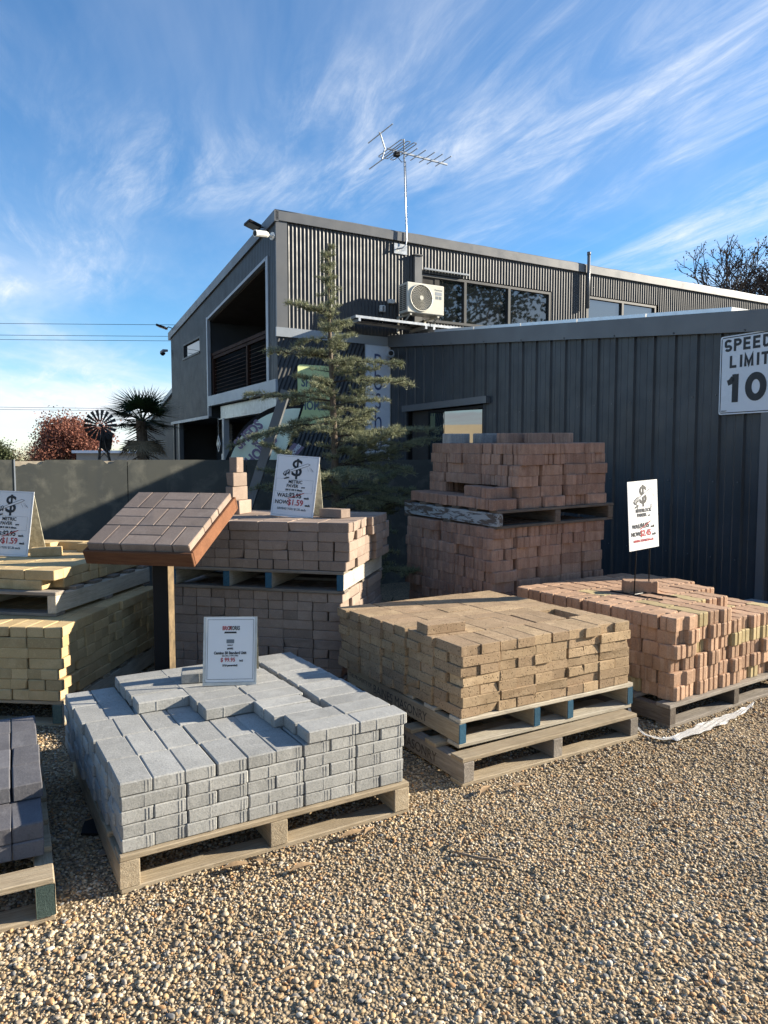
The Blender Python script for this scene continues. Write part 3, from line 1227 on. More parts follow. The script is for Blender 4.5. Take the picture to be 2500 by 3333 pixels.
# ---- floodlights and cameras
def floodlight(p, rz, label, back=1):
    t = empty('floodlight', p, rz, label, 'floodlight', 'floodlights on the gable')
    MB().cbox(-.13, .13, -.30, -.08, -.02, .03, .01).build('lamp_head', M['black'], t, rot=(R(-18), 0, 0))
    MB().box(-.11, .11, -.28, -.10, -.024, -.021).build('lamp_glass', M['metal_pale'], t, rot=(R(-18), 0, 0))
    MB().tube([(0, -.10, .0), (0, -.02, .06), (0, .06, .03)], .012, 6).build('arm', M['black'], t)


q = bglob(-SL - .05, .45, 5.22)
floodlight(q, BA + R(-90), 'black floodlight on the gable fascia near the roof peak')
q = bglob(-SL - .05, 6.9, 4.62)
floodlight(q, BA + R(-120), 'small floodlight at the low far-left end of the roof')


def bullet_cam(p, rz, label, sc=1.0, m='white'):
    t = empty('security_camera', p, rz, label, 'camera', 'security cameras on the building')
    MB().tube([(0, -.02, 0), (0, -.05, 0), (0, -.22, -.02), (0, -.26, -.024)], [.03 * sc, .042 * sc, .042 * sc, .045 * sc], 12).build('camera_body', M[m], t, smooth=False)
    MB().tube([(0, -.2605, -.0245), (0, -.264, -.025)], .034 * sc, 12).build('lens', M['black'], t)
    MB().tube([(0, .06, .0), (0, .0, .0)], .02 * sc, 8).tube([(0, .06, 0), (0, .08, 0)], .05 * sc, 12).build('mount', M[m], t)


bullet_cam(bglob(-SL - .12, .02, 5.03), BA + R(-75), 'white bullet security camera at the top corner of the gable', 1.25)
bullet_cam(bglob(-.12, -.25, 3.30), BA + R(-30), 'grey security camera beside the top of the tall blue banner', 1.2, 'metal_pale')
t = empty('dome_camera', bglob(-SL - .08, 7.0, 4.05), BA, 'small pale dome camera on the far left building edge', 'camera', 'security cameras on the building')
MB().tube([(0, 0, .08), (-.1, -.02, .07), (-.12, -.02, .02)], [.03, .04, .07], 10).build('camera_body', M['metal_pale'], t, smooth=True)
MB().tube([(-.12, -.02, .02), (-.12, -.02, -.02), (-.12, -.02, -.05)], [.068, .055, .02], 10).build('lens', M['black'], t, smooth=True)


# ---- speed limit sign on the lean-to wall
def ribbon(m, pts, w, F, closed=False):
    """flat stroke of width w along pts (2d), mitred; F maps (x, z) to 3d"""
    n = len(pts)
    L_, R_ = [], []
    for i in range(n):
        p = Vector(pts[i])
        a = Vector(pts[(i - 1) % n]) if (closed or i) else None
        c = Vector(pts[(i + 1) % n]) if (closed or i < n - 1) else None
        d1 = (p - a).normalized() if a is not None else (c - p).normalized()
        d2 = (c - p).normalized() if c is not None else d1
        nn = Vector((-(d1.y + d2.y), d1.x + d2.x))
        nn.normalize()
        k = w / 2 / max(.35, nn.dot(Vector((-d1.y, d1.x))))
        L_.append(p + nn * k)
        R_.append(p - nn * k)
    b = len(m.v)
    m.v += [F(q.x, q.y) for q in L_] + [F(q.x, q.y) for q in R_]
    for i in range(n if closed else n - 1):
        j = (i + 1) % n
        m.f.append((b + i, b + j, b + n + j, b + n + i))


def arc(cx, cy, rx, ry, a0, a1, n=12):
    return [(cx + rx * math.cos(R(a0 + (a1 - a0) * k / n)), cy + ry * math.sin(R(a0 + (a1 - a0) * k / n))) for k in range(n + 1)]


def block_text(parent, s, x, z, h, w, st, adv):
    """bold sans lettering from flat strokes on a wall sign facing -x (viewer's right is -y)"""
    for ch in s:
        m = MB()
        F = lambda a, b, x=x: (-.0052, -(x + a), z + b)
        e = st / 2
        if ch == 'I':
            ribbon(m, [(e + .012, 0), (e + .012, h)], st, F)
        elif ch == 'L':
            ribbon(m, [(e, h), (e, e), (w * .88, e)], st, F)
        elif ch == 'T':
            ribbon(m, [(0, h - e), (w, h - e)], st, F)
            ribbon(m, [(w / 2, 0), (w / 2, h - st)], st, F)
        elif ch == 'E':
            ribbon(m, [(w * .9, h - e), (e, h - e), (e, e), (w * .92, e)], st, F)
            ribbon(m, [(st, h / 2), (w * .84, h / 2)], st, F)
        elif ch == 'M':
            ww = w * 1.18
            ribbon(m, [(e, 0), (e, h - e), (ww / 2, e * 1.6), (ww - e, h - e), (ww - e, 0)], st, F)
        elif ch == 'P':
            ribbon(m, [(e, 0), (e, h - e), (w * .5, h - e)] + arc(w * .5, h * .70, w * .5 - e, h * .30 - e, 80, -80) + [(st, h * .40 + e)], st, F)
        elif ch == 'D':
            ribbon(m, [(e, e), (e, h - e), (w * .42, h - e)] + arc(w * .42, h / 2, w * .58 - e, h / 2 - e, 80, -80) + [(e, e)], st, F)
        elif ch == 'S':
            r1 = h * .26
            ribbon(m, arc(w / 2, h - r1 - e * .2, w / 2 - e, r1 - e * .8, 25, 180) + arc(w / 2, h * .5, w / 2 - e, h * .07, 200, 235, 3) + arc(w / 2, r1 + e * .2, w / 2 - e, r1 - e * .8, 70, -155), st, F)
        elif ch == '0':
            ribbon(m, arc(w / 2, h / 2, w / 2 - e, h / 2 - e, 0, 345, 28), st, F, True)
        elif ch == '1':
            ribbon(m, [(w * .40, 0), (w * .40, h)], st, F)
            ribbon(m, [(w * .02, h * .70), (w * .16, h * .74), (w * .30, h * .88)], st * .8, F)
        m.build('lettering', M['ink'], parent, fix=False)
        x += adv * (.60 if ch == 'I' else 1.22 if ch == 'M' else .80 if ch == '1' else 1)


def build_speed():
    t = empty('speed_sign', bglob(-.045, -6.49, 1.95), BA, 'white speed limit 10 sign on the dark ribbed wall', 'sign')
    W_, H_ = .56, .745

    def rr(x0, x1, z0, z1, r):
        pts = []
        for cx, cz, a0 in ((x1 - r, z1 - r, 0), (x0 + r, z1 - r, 90), (x0 + r, z0 + r, 180), (x1 - r, z0 + r, 270)):
            for k in range(5):
                a = R(a0 + k * 22.5)
                pts.append((cx + r * math.cos(a), cz + r * math.sin(a)))
        return pts
    # board lies in local y-z plane, right of viewer is -y
    MB().prism([(-x, z) for x, z in rr(0, W_, 0, H_, .02)], 0, .003, 'x').build('board', M['sign_white'], t, loc=(-.003, 0, 0))
    o_, i_ = rr(.012, W_ - .012, .012, H_ - .012, .016), rr(.020, W_ - .020, .020, H_ - .020, .011)
    m = MB()
    n = len(o_)
    m.add([(-.0045, -p[0], p[1]) for p in o_] + [(-.0045, -p[0], p[1]) for p in i_], [(k, (k + 1) % n, n + (k + 1) % n, n + k) for k in range(n)])
    m.build('border_line', M['ink'], t, fix=False)
    rot = (R(90), 0, R(-90))
    block_text(t, 'SPEED', .045, .595, .116, .080, .025, .098)
    block_text(t, 'LIMIT', .105, .438, .116, .080, .025, .094)
    block_text(t, '10', .085, .112, .265, .215, .066, .235)
    text('BRADY', .018, t, (-.005, -.03, .028), rot, M['ink'], align='LEFT')
    for y in (-.02, -W_ + .02):
        for z in (.02, H_ - .02):
            MB().tube([(-.004, y, z), (-.008, y, z)], .006, 8).build('rivet', M['galv'], t)


build_speed()


# ---- tall blue banner with vertical lettering
def build_banner():
    t = empty('vertical_banner', bglob(-.50, -.03, 0), BA, 'tall pale blue banner with vertical lettering at the inner corner', 'banner')
    MB().box(0, .47, -.02, -.012, .6, 3.45).build('sheet', M['bluepale'], t)
    MB().box(-.012, 0, -.026, -.004, .6, 3.46).box(.47, .482, -.026, -.004, .6, 3.46).box(0, .47, -.026, -.004, 3.45, 3.462).build('edge_trim', M['alu'], t)
    for ch, z in (('p', 3.05), ('o', 2.70), ('s', 2.38), ('h', 1.98), ('p', 1.66), ('o', 1.30), ('t', .96)):
        text(ch, .60, t, (.24, -.021, z), (R(90), 0, 0), M['ink_blue'], sx=.62, bold=-.004)


build_banner()

# ---- lime wall sign
t = empty('wall_sign', bglob(-1.74, -.035, 2.08), BA, 'lime green sheds and homes board on the diagonal cladding behind the cedar', 'sign')
pp = []
for cx, cz, a0 in ((.52, .92, 0), (.05, .92, 90), (.05, .05, 180), (.52, .05, 270)):
    for k in range(5):
        a = R(a0 + k * 22.5)
        pp.append((cx + .05 * math.cos(a), cz + .05 * math.sin(a)))
MB().prism(pp, -.012, 0, 'y').build('board', M['lime'], t)
text('SHEDS', .20, t, (.285, -.0135, .62), (R(90), 0, 0), M['ink_navy'], sx=.78, bold=.006)
text("N", .12, t, (.285, -.0135, .48), (R(90), 0, 0), M['ink_navy'], sx=.8, bold=.004)
text('HOMES', .20, t, (.285, -.0135, .25), (R(90), 0, 0), M['ink_navy'], sx=.75, bold=.006)

# ---- small things in the shaded recess under the balcony
q = bglob(-SL + .35, 3.25, 1.02)
t = empty('notice_board', q, BA, 'pale notice board with lines of text in the dark recess', 'notice')
MB().box(0, .02, .0, .95, 0, .62).build('board', M['sign_white'], t)
m = MB()
for k, (a, z) in enumerate(((.1, .52), (.2, .43), (.2, .34), (.12, .25), (.15, .17), (.08, .09))):
    m.box(-.002, 0, a, .95 - a, z, z + .035)
m.build('text_lines', M['ink_navy'], t)
MB().box(.0, .02, .1, .13, -1.02, 0).box(0, .02, .82, .85, -1.02, 0).build('legs', M['metal_trim'], t)
q = bglob(-SL + .02, 3.30, 1.83)
t = empty('diamond_hanging', q, BA, 'small diamond-shaped black and white sign hanging beside the column', 'sign')
MB().prism([(0, -.17), (.13, 0), (0, .17), (-.13, 0)], -.008, 0, 'x').build('panel', M['sign_white'], t)
MB().prism([(0, -.135), (.10, 0), (0, .135), (-.10, 0)], -.011, -.0085, 'x').build('dark_field', M['ink'], t)
MB().prism([(0, -.07), (.055, 0), (0, .07), (-.055, 0)], -.014, -.0115, 'x').build('inner_mark', M['sign_white'], t)
MB().tube([(-.004, 0, .17), (-.004, 0, .52)], .003, 4).build('cord', M['galv'], t)


# ------------------------------------------------------------------ fence
def build_fence():
    p0 = bglob(-.02, -3.4, 0)
    t = empty('sheet_fence', p0, BA, 'black painted sheet fence with chipped top edge behind the pallets', 'fence')
    # runs along -x in the building frame
    H_ = 1.515
    segs = [0, -1.25, -2.5, -3.75, -5.0, -6.02, -7.2, -8.4]
    chips = {4: [(-5.30, -5.10, .05)], 5: []}
    for i in range(len(segs) - 1):
        a, c = segs[i] - .004, segs[i + 1] + .004
        poly = [(c, 0), (a, 0), (a, H_)]
        if i == 4:
            poly += [(-5.12, H_), (-5.135, H_ - .03), (-5.17, H_ - .045), (-5.20, H_ - .035), (-5.225, H_ - .012), (-5.24, H_)]
            poly += [(-5.75, H_), (-5.80, H_ - .045), (-5.85, H_ - .04), (-5.90, H_ - .028), (-5.93, H_ - .05), (-5.98, H_ - .06)]
            poly += [(c, H_ - .07)]
        else:
            poly += [(c, H_)]
        MB().prism(poly, -.006, .0, 'y').build('panel', M['fence'], t)
    MB().box(-8.4, 0, .012, .05, H_ - .06, H_ - .012).build('top_rail', M['fence_raw'], t)
    for x in segs:
        MB().box(x - .03, x + .03, .052, .11, 0, H_ - .02).build('post', M['black'], t)
    MB().box(-6.026, -6.014, -.011, -.0065, 0, H_ + .004).build('joint_strip', M['metal_pale'], t)


build_fence()


# ------------------------------------------------------------------ pavers, pallets, stacks
def jittered(vs, amp, seed):
    r = random.Random(seed)
    return [(x + r.uniform(-amp, amp), y + r.uniform(-amp, amp), z + r.uniform(-amp, amp)) for x, y, z in vs]


def chipped(sx, sy, sz, b, seed, chip=0.0):
    """chamfered block; single corners knocked off a little more"""
    vs, fs = chamfer_box(sx, sy, sz, b)
    r = random.Random(seed)
    vs = jittered(vs, .0009, seed)
    if chip:
        k = r.choice([(a, c, d) for a in (-1, 1) for c in (-1, 1) for d in (-1, 1)])
        out = []
        for x, y, z in vs:
            if x * k[0] > 0 and y * k[1] > 0 and z * k[2] > 0:
                x -= k[0] * chip * r.uniform(.3, 1)
                y -= k[1] * chip * r.uniform(.3, 1)
                z -= k[2] * chip * r.uniform(.2, .6)
            out.append((x, y, z))
        vs = out
    return vs, fs


VAR = {}


def paver_meshes(kind):
    if kind in VAR:
        return VAR[kind]
    out = []
    if kind == 'grey':
        for q in range(4):
            m = MB()
            vs, fs = chipped(.229, .114, .050, .0042, 100 + q, .012 if q == 3 else 0)
            m.add(vs, fs)
            for sy in (-1, 1):                       # spacer nibs on the long sides
                for x in (-.100, -.088, .032):
                    m.cbox(sy * x - .003, sy * x + .003, sy * .0560 if sy > 0 else -.0582, .0582 if sy > 0 else -.0560, -.023, .020, .0008)
            for sx in (-1, 1):                       # and on the ends
                for y in (-.044, -.032):
                    a, c = (.1138, .1157) if sx > 0 else (-.1157, -.1138)
                    m.cbox(a, c, -sx * y - .003 if sx < 0 else y - .003, -sx * y + .003 if sx < 0 else y + .003, -.023, .020, .0008)
            out.append(mkmesh('paver', m.v, m.f, M['grey']))
    elif kind == 'brown':
        for q in range(5):
            vs, fs = chipped(.228, .1135, .0495, .0022, 200 + q, .013 if q > 2 else 0)
            out.append(mkmesh('paver', vs, fs, M['brown']))
    elif kind in ('metric', 'yellow', 'char'):
        for q in range(4):
            vs, fs = chipped(.1985, .0985, .0595, .0040, 300 + q, .013 if q == 3 else 0)
            out.append(mkmesh('paver', vs, fs, M[kind]))
    elif kind in ('terra', 'red', 'ochre', 'oldgrey'):
        for q in range(5):
            r = random.Random(400 + q)
            # wavy long sides, toothed ends with a narrow groove
            xs = [-.104, -.078, -.062, -.012, .012, .062, .078, .104]
            dy = [-.002, -.002, .008, .008, -.008, -.008, .002, .002]
            hw = .0535
            top = [(x, hw + d) for x, d in zip(xs, dy)]
            bot = [(x, -hw + d) for x, d in zip(xs, dy)]
            endr = [(.1135, -.036), (.1135, -.007), (.1080, -.004), (.1080, .004), (.1135, .007), (.1135, .038)]
            endl = [(-.1135, .036), (-.1135, .007), (-.1080, .004), (-.1080, -.004), (-.1135, -.007), (-.1135, -.038)]
            poly = bot + endr + list(reversed(top)) + endl
            poly = [(x + r.uniform(-.0014, .0014), y + r.uniform(-.0014, .0014)) for x, y in poly]
            if q == 4:
                poly = [(x - .012 * max(0, x * 9 - .75) * (1 if y > 0 else 0), y - .016 * max(0, x * 9 - .6) * (1 if y > 0 else 0)) for x, y in poly]
            n = len(poly)
            h = .0395
            lv = [(-h, .985), (-h + .003, 1.0), (h - .006, 1.0), (h, .93)]
            vs = []
            for z, s in lv:
                for x, y in poly:
                    vs.append((x * (1 - (1 - s) * .5), y * s, z + (r.uniform(-.001, .001) if z == h else 0)))
            fs = [tuple(reversed(range(n)))]
            for k in range(3):
                fs += [(k * n + i, k * n + (i + 1) % n, (k + 1) * n + (i + 1) % n, (k + 1) * n + i) for i in range(n)]
            fs.append(tuple(range(3 * n, 4 * n)))
            out.append(mkmesh('paver', vs, fs, M[kind]))
    VAR[kind] = out
    return out


def stack(name, label, F, yaw, z0, items, kind, shear=0.0, jit=.003, rj=.7, tilt=(0, 0), group=None, seed=1, cat='paver stack'):
    """items: (x, y, z, long_along_y, kind or None) centres in the stack's own frame"""
    r = random.Random(seed)
    t = empty(name, (F[0], F[1], z0), R(yaw), label, cat, group)
    t.rotation_euler = (R(tilt[0]), R(tilt[1]), R(yaw))
    for it in items:
        x, y, z, ly = it[:4]
        kd = it[4] if len(it) > 4 and it[4] else kind
        ms = paver_meshes(kd)
        me = ms[0] if r.random() < .45 else r.choice(ms)
        rz = (R(90) if ly else 0) + (math.pi if r.random() < .5 and kd != 'grey' else 0) + R(r.gauss(0, rj))
        if kd == 'grey' and ly:
            rz += math.pi * 0
        put('paver', me, t, (x - shear * y + r.gauss(0, jit), y + r.gauss(0, jit), z + r.uniform(0, .0008)), (0, 0, rz))
    return t


BOARD = {}


def board_mesh(sx, sy, sz, mat):
    k = (round(sx, 3), round(sy, 3), round(sz, 3), mat)
    if k not in BOARD:
        vs, fs = chamfer_box(sx, sy, sz, .0025)
        BOARD[k] = mkmesh('board', jittered(vs, .0012, len(BOARD)), fs, M[mat])
    return BOARD[k]


def pallet(label, F, yaw, z, w, d, h=.138, bears=None, mat='wood', bmat=None, end=None, tilt=(0, 0), boards=None, bw=.05, lettering=(), front=0.0):
    t = empty('pallet', (F[0], F[1], z), R(yaw), label, 'pallet', 'timber pallets under the pavers')
    t.rotation_euler = (R(tilt[0]), R(tilt[1]), R(yaw))
    bmat = bmat or mat
    th = .020
    bears = bears or [bw / 2, w / 2, w - bw / 2]
    r = random.Random(int(abs(F[0] * 1000)))
    for x in bears:
        # bearer runs front to back; mesh length lies along local x, so turn it
        bo = put('bearer', board_mesh(d - .004, bw, h - 2 * th - .001, bmat), t, (x, d / 2, h / 2), (0, 0, R(90)))
        if end:
            put('painted_end', board_mesh(.002, bw - .002, h - 2 * th - .004, end), bo, (-(d / 2) - .0005, 0, 0))
    for y in (boards or [.05, .05 + (d - .1) * .2, .05 + (d - .1) * .4, .05 + (d - .1) * .6, .05 + (d - .1) * .8, d - .05]):
        put('deck_board', board_mesh(w, .095, th, mat), t, (w / 2 + r.uniform(-.006, .006), y + r.uniform(-.006, .006), h - th / 2), (0, 0, R(r.gauss(0, .25))))
    for y in (.05, d / 2, d - .05):
        put('base_board', board_mesh(w, .095, th, mat), t, (w / 2 + r.uniform(-.006, .006), y + r.uniform(-.006, .006), th / 2), (0, 0, R(r.gauss(0, .25))))
    for body, size, y, zz, sx in lettering:
        text(body, size, t, (bears[0] - bw / 2 - .0012, y, zz), (R(90), 0, R(-90)), M['stencil'], sx=sx)
    return t


def edge(ix, nx, iy, ny):
    return ix == 0 or iy == 0 or ix == nx - 1 or iy == ny - 1


# ---- 1. grey concrete pavers, front centre
def grey_items():
    P, h = .1165, .0507
    out = []
    for k in range(5):
        z = k * h + h / 2
        if k % 2 == 0:
            for i in range(10):
                for j in range(5):
                    if k == 4 or edge(i, 10, j, 5):
                        out.append((.012 + P * (i + .5), .012 + 2 * P * (j + .5), z, True))
        else:
            for i in range(5):
                for j in range(10):
                    if edge(i, 5, j, 10):
                        out.append((.012 + 2 * P * (i + .5), .012 + P * (j + .5), z, False))
    z = 5 * h + h / 2
    for i, j0 in ((1, 6), (2, 4), (3, 0), (4, 0)):
        for j in range(j0, 10):
            dx = {0: .014, 1: .010, 2: -.030, 3: -.028}.get(j, -.012) if i == 3 else (.012 if i == 4 else 0)
            if i == 2:
                dx = -.008
            out.append((.012 + 2 * P * (i + .5) + dx, .012 + P * (j + .5) - (.006 if j == j0 else 0), z, False))
    return out


pallet('pine pallet under the grey paver stack at front', (-.919, 2.455), 30.3, 0, 1.19, 1.175, .137, mat='wood', bw=.07)
stack('grey_paver_stack', 'stepped stack of smooth grey concrete pavers in the foreground', (-.921, 2.462), 30.3, .138, grey_items(), 'grey', shear=.04, jit=.0022, rj=.35, seed=3, group='stacks of pavers on pallets')

# ---- 2. brown clay pavers, centre right
def brown_items():
    P, h = .1145, .0502
    out = []
    for k in range(7):
        z = k * h + h / 2
        A = (6 - k) % 2 == 0
        top = k == 6

        def keep(x, y):
            return top or x < .24 or y < .24 or x > .90 or y > .90
        if A:
            for i in range(10):
                for j in range(2):
                    x, y = P * (i + .5), 2 * P * (j + .5)
                    if top and j == 1 and i == 8:
                        continue
                    if k == 5 or keep(x, y):
                        dy = random.Random(i * 7 + k).uniform(-.016, .006) if (top and j == 0) else 0
                        out.append((x, y + dy, z, True))
            for i in range(5):
                for j in range(6):
                    x, y = 2 * P * (i + .5), 4 * P + P * (j + .5)
                    if k == 5 or keep(x, y):
                        out.append((x, y, z, False))
        else:
            for i in range(5):
                for j in range(4):
                    x, y = 2 * P * (i + .5), P * (j + .5)
                    if k == 5 or keep(x, y):
                        out.append((x, y, z, False))
            for i in range(10):
                for j in range(3):
                    x, y = P * (i + .5), 4 * P + 2 * P * (j + .5)
                    if k == 5 or keep(x, y):
                        out.append((x, y, z, True))
    return out


pallet('lower weathered pallet with stencilled side beneath the brown pavers', (.37, 3.30), 31, 0, 1.19, 1.17, .135, mat='wood', bmat='wood_old', bw=.062,
       lettering=(('BAINES MASONRY', .072, .50, .040, .95),), tilt=(0, 0))
pallet('upper pale pallet with blue bearer ends under the brown pavers', (.360, 3.425), 30, .137, 1.19, 1.17, .138, bears=[.02, .49, .72, 1.17], mat='wood_pale', bmat='wood', end='blue_paint', bw=.042,
       lettering=(('BAINES MASONRY', .072, .56, .040, .95), ('THE PROPERTY OF', .034, 1.0, .062, 1.0)))
stack('brown_paver_stack', 'square stack of speckled brown clay pavers right of the grey stack', (.378, 3.443), 30, .276, brown_items(), 'brown', shear=.085, jit=.004, rj=.7, seed=5, group='stacks of pavers on pallets')

# ---- 3. terracotta interlocking pavers, right
def inter_items():
    r = random.Random(11)
    P, Q, h = .1155, .232, .0803
    out = []
    for k in range(6):
        z = k * h + h / 2
        for j in range(5):
            nx = 11
            if k == 5:
                nx = (5, 8, 10, 11, 11)[j]
            i = 0
            while i < nx:
                x, y = .06 + P * (i + .5), .03 + Q * (j + .5)
                if k in (1, 5) and i == 0:
                    for jj in (0, 1):
                        out.append((.06 + P + r.gauss(0, .003), .03 + Q * j + P * (jj + .5), z, False))
                    i += 2
                    continue
                if k >= 4 or i < 2 or j == 0 or j == 4 or i > 8:
                    off = r.gauss(0, .010) if j == 0 else 0
                    kd = 'ochre' if (k == 3 and 5 <= i <= 8 and j == 0) else ('ochre' if r.random() < .06 else None)
                    out.append((x, y + off, z, True, kd))
                i += 1
        if True:
            for i in range(5):
                out.append((.06 + 2 * P * (i + .5), .03 + Q * 5 + P * .5, z, False)) if (k < 5 or i < 5) else None
    return out


pallet('weathered grey pallet under the terracotta interlocking pavers', (1.614, 4.042), 34, 0, 1.34, 1.29, .135, mat='wood_old', bmat='wood_dark', bw=.055)
stack('interlocking_paver_stack', 'sunlit stack of terracotta interlocking pavers with a sign on top', (1.614, 4.042), 34, .136, inter_items(), 'terra', jit=.004, rj=1.1, seed=8, group='stacks of pavers on pallets')

# ---- 4. weathered red interlocking pavers, two tiers, in the shade
def red_items(layers, inset_from=99, inset=0.0, top_part=False, seed=0):
    r = random.Random(seed)
    P, Q, h = .1155, .231, .0803
    out = []
    for k in range(layers):
        z = k * h + h / 2
        x0 = inset if k >= inset_from else 0.0
        n = 5
        if k == 1 and inset_from < 99:
            for j in range(2):
                out.append((Q * .5, Q * (j + .5), z, True if j else False))
        # front row, left row, right row of mixed orientation
        for j in range(5):
            for i in range(5):
                cx, cy = Q * (i + .5), Q * (j + .5)
                if cx - Q / 2 < x0 - .02:
                    continue
                if k == 1 and inset_from < 99 and i == 0:
                    continue
                first = cx - Q / 2 < x0 + .1
                if not (first or j == 0 or j == 4 or i == 4 or k >= layers - 1):
                    continue
                jx, jy = r.gauss(0, .006), r.gauss(0, .006)
                if first:
                    jx += r.choice([0, 0, 0, -.02, .012])
                longy = r.random() < (.72 if (first and j) else (.30 if j == 0 else .5))
                if longy:
                    for a in (-.5, .5):
                        out.append((cx + jx + a * P, cy + jy, z, True))
                else:
                    for a in (-.5, .5):
                        out.append((cx + jx, cy + jy + a * P, z, False))
    if top_part:
        z = layers * h + h / 2
        for x, y, ly, kd in ((.36, .95, False, 'oldgrey'), (.56, .80, False, 'oldgrey'), (.72, .62, False, None), (.94, .60, False, None), (.72, .34, False, None), (.95, .33, False, None), (.56, .50, False, None), (1.05, .80, False, None)):
            out.append((x, y, z, ly, kd))
    return out


RF, RY = (.835, 5.30), 31
pallet('base pallet beneath the lower red paver stack', RF, RY, 0, 1.18, 1.18, .135, mat='wood_dark')
stack('lower_red_paver_stack', 'lower tier of weathered red interlocking pavers in shade by the wall', (.79, 5.30), RY, .136, red_items(11, seed=2), 'red', jit=.005, rj=1.2, tilt=(.9, -.8), seed=21, group='stacks of pavers on pallets')
pallet('upper pallet with peeling white paint between the red paver tiers', (.815, 5.27), RY, 1.012, 1.20, 1.24, .135, mat='wood_dark', bmat='wood_dark', bw=.055, tilt=(1.2, -1.2))
for ob in [o for o in bpy.data.objects if o.name.startswith('bearer') and o.parent and o.parent.get('label', '').startswith('upper pallet with peeling')][:1]:
    ob.data = board_mesh(1.236, .055, .0951, 'peel')
stack('upper_red_paver_stack', 'ragged upper tier of weathered red interlocking pavers above the peeling pallet', (.80, 5.29), RY, 1.148, red_items(6, 2, .231, True, seed=6), 'red', jit=.005, rj=1.3, tilt=(1.2, -1.2), seed=22, group='stacks of pavers on pallets')
t = None

# ---- 5. pinkish metric pavers (front pair and a pair behind)
def metric_items(layers, longs, w=1.2, d=1.2, seed=0, step=0.0):
    r = random.Random(seed)
    h = .0603
    out = []
    for k in range(layers):
        z = k * h + h / 2
        lf = k in longs                     # long faces to the front
        nx, ny = (6, round(d / .1)) if lf else (12, round(d / .2))
        px, py = w / nx, d / ny
        for i in range(nx):
            for j in range(ny):
                if edge(i, nx, j, ny) or k == layers - 1:
                    jx = r.choice([0, 0, 0, -.012, .006]) if i == nx - 1 else 0
                    out.append((px * (i + .5) + jx + (step if py * (j + .5) > .5 else 0), py * (j + .5), z, not lf))
    return out


MY = -13.0
mr, mu = R(MY), None
MFR = (-.256, 4.53)
MF = (MFR[0] - 1.19 * math.cos(R(MY)), MFR[1] - 1.19 * math.sin(R(MY)))


def mloc(x, y):
    return (MF[0] + x * math.cos(R(MY)) - y * math.sin(R(MY)), MF[1] + x * math.sin(R(MY)) + y * math.cos(R(MY)))


pallet('base pallet beneath the front pinkish metric pavers', mloc(0, 0), MY, 0, 1.19, 1.02, .135, mat='wood_old')
stack('lower_metric_paver_stack', 'lower tier of shaded pinkish brown pavers behind the display post', mloc(-.015, .012), MY, .136, metric_items(9, (3, 4, 5), d=1.0, seed=4, step=.02), 'metric', jit=.003, rj=.5, seed=31, group='stacks of pavers on pallets')
pallet('pallet with dark blue-green bearer ends between the pinkish paver tiers', mloc(.01, -.01), MY, .681, 1.19, 1.04, .142, bears=[.02, .40, .69, 1.165], mat='wood_old', bmat='wood_pale', end='blue_paint', bw=.045)
stack('upper_metric_paver_stack', 'upper tier of pinkish brown pavers carrying a price sign and brick pyramid', mloc(.03, -.005), MY, .824, metric_items(5, (3, 4), d=1.0, seed=9, step=.03), 'metric', jit=.003, rj=.5, seed=32, group='stacks of pavers on pallets')

# ---- 6. yellow pavers, left
YY = -5.5
YFR = (-1.825, 4.07)


def yloc(x, y, yaw=YY):
    return (YFR[0] + (x - 1.2) * math.cos(R(yaw)) - y * math.sin(R(yaw)), YFR[1] + (x - 1.2) * math.sin(R(yaw)) + y * math.cos(R(yaw)))


pallet('base pallet beneath the yellow pavers at left', yloc(0, 0), YY, 0, 1.2, 1.34, .150, mat='wood', bmat='wood_pale', end='green_paint', bw=.06)
stack('lower_yellow_paver_stack', 'tall lower tier of yellow pavers with a strip of sun on its side', yloc(0, 0), YY, .151, metric_items(7, (3, 4, 5), d=1.38, seed=41), 'yellow', jit=.003, rj=.5, seed=41, group='stacks of pavers on pallets')
yp = yloc(1.03 - 1.2, .34)
pallet('grey pallet between the two yellow paver tiers', yp, YY - 3.5, .574, 1.2, 1.2, .148, mat='wood_old', bmat='wood_pale', bw=.055)


def yellow_top():
    out = []
    for k in range(2):
        z = k * .0603 + .03
        for i in range(6):
            for j in range(11):
                if k or edge(i, 6, j, 11):
                    out.append((.2 * (i + .5) - .02 - (.09 if k == 0 and i == 5 and j == 0 else 0), .1 * (j + .5), z, False))
    z = 2 * .0603 + .03
    for i in range(6):
        out.append((.2 * (i + .5) - .02, 1.03, z, False))
        out.append((.2 * (i + .5) - .02, .93, z, False)) if i != 3 else None
    return out


stack('upper_yellow_paver_stack', 'thin upper tier of yellow pavers with an A-frame sign at left edge', (yp[0] - .01, yp[1] + .06), YY - 3.5, .723, yellow_top(), 'yellow', jit=.004, rj=.6, seed=42, group='stacks of pavers on pallets')

# ---- 7. charcoal pavers, lower left corner
def char_items():
    out = []
    w = 8
    for k in range(2):
        for i in range(w):
            for j in range(5):
                if k or edge(i, w, j, 5):
                    out.append((.1005 * (i + .5), .10 + .2005 * (j + .5), k * .0603 + .03, True))
    for i in range(w):
        for j in range(1, 5):
            out.append((.1005 * (i + .5) + (.004 if i == w - 1 else 0), .10 + .2005 * (j + .5), 2 * .0603 + .03, True))
    return out


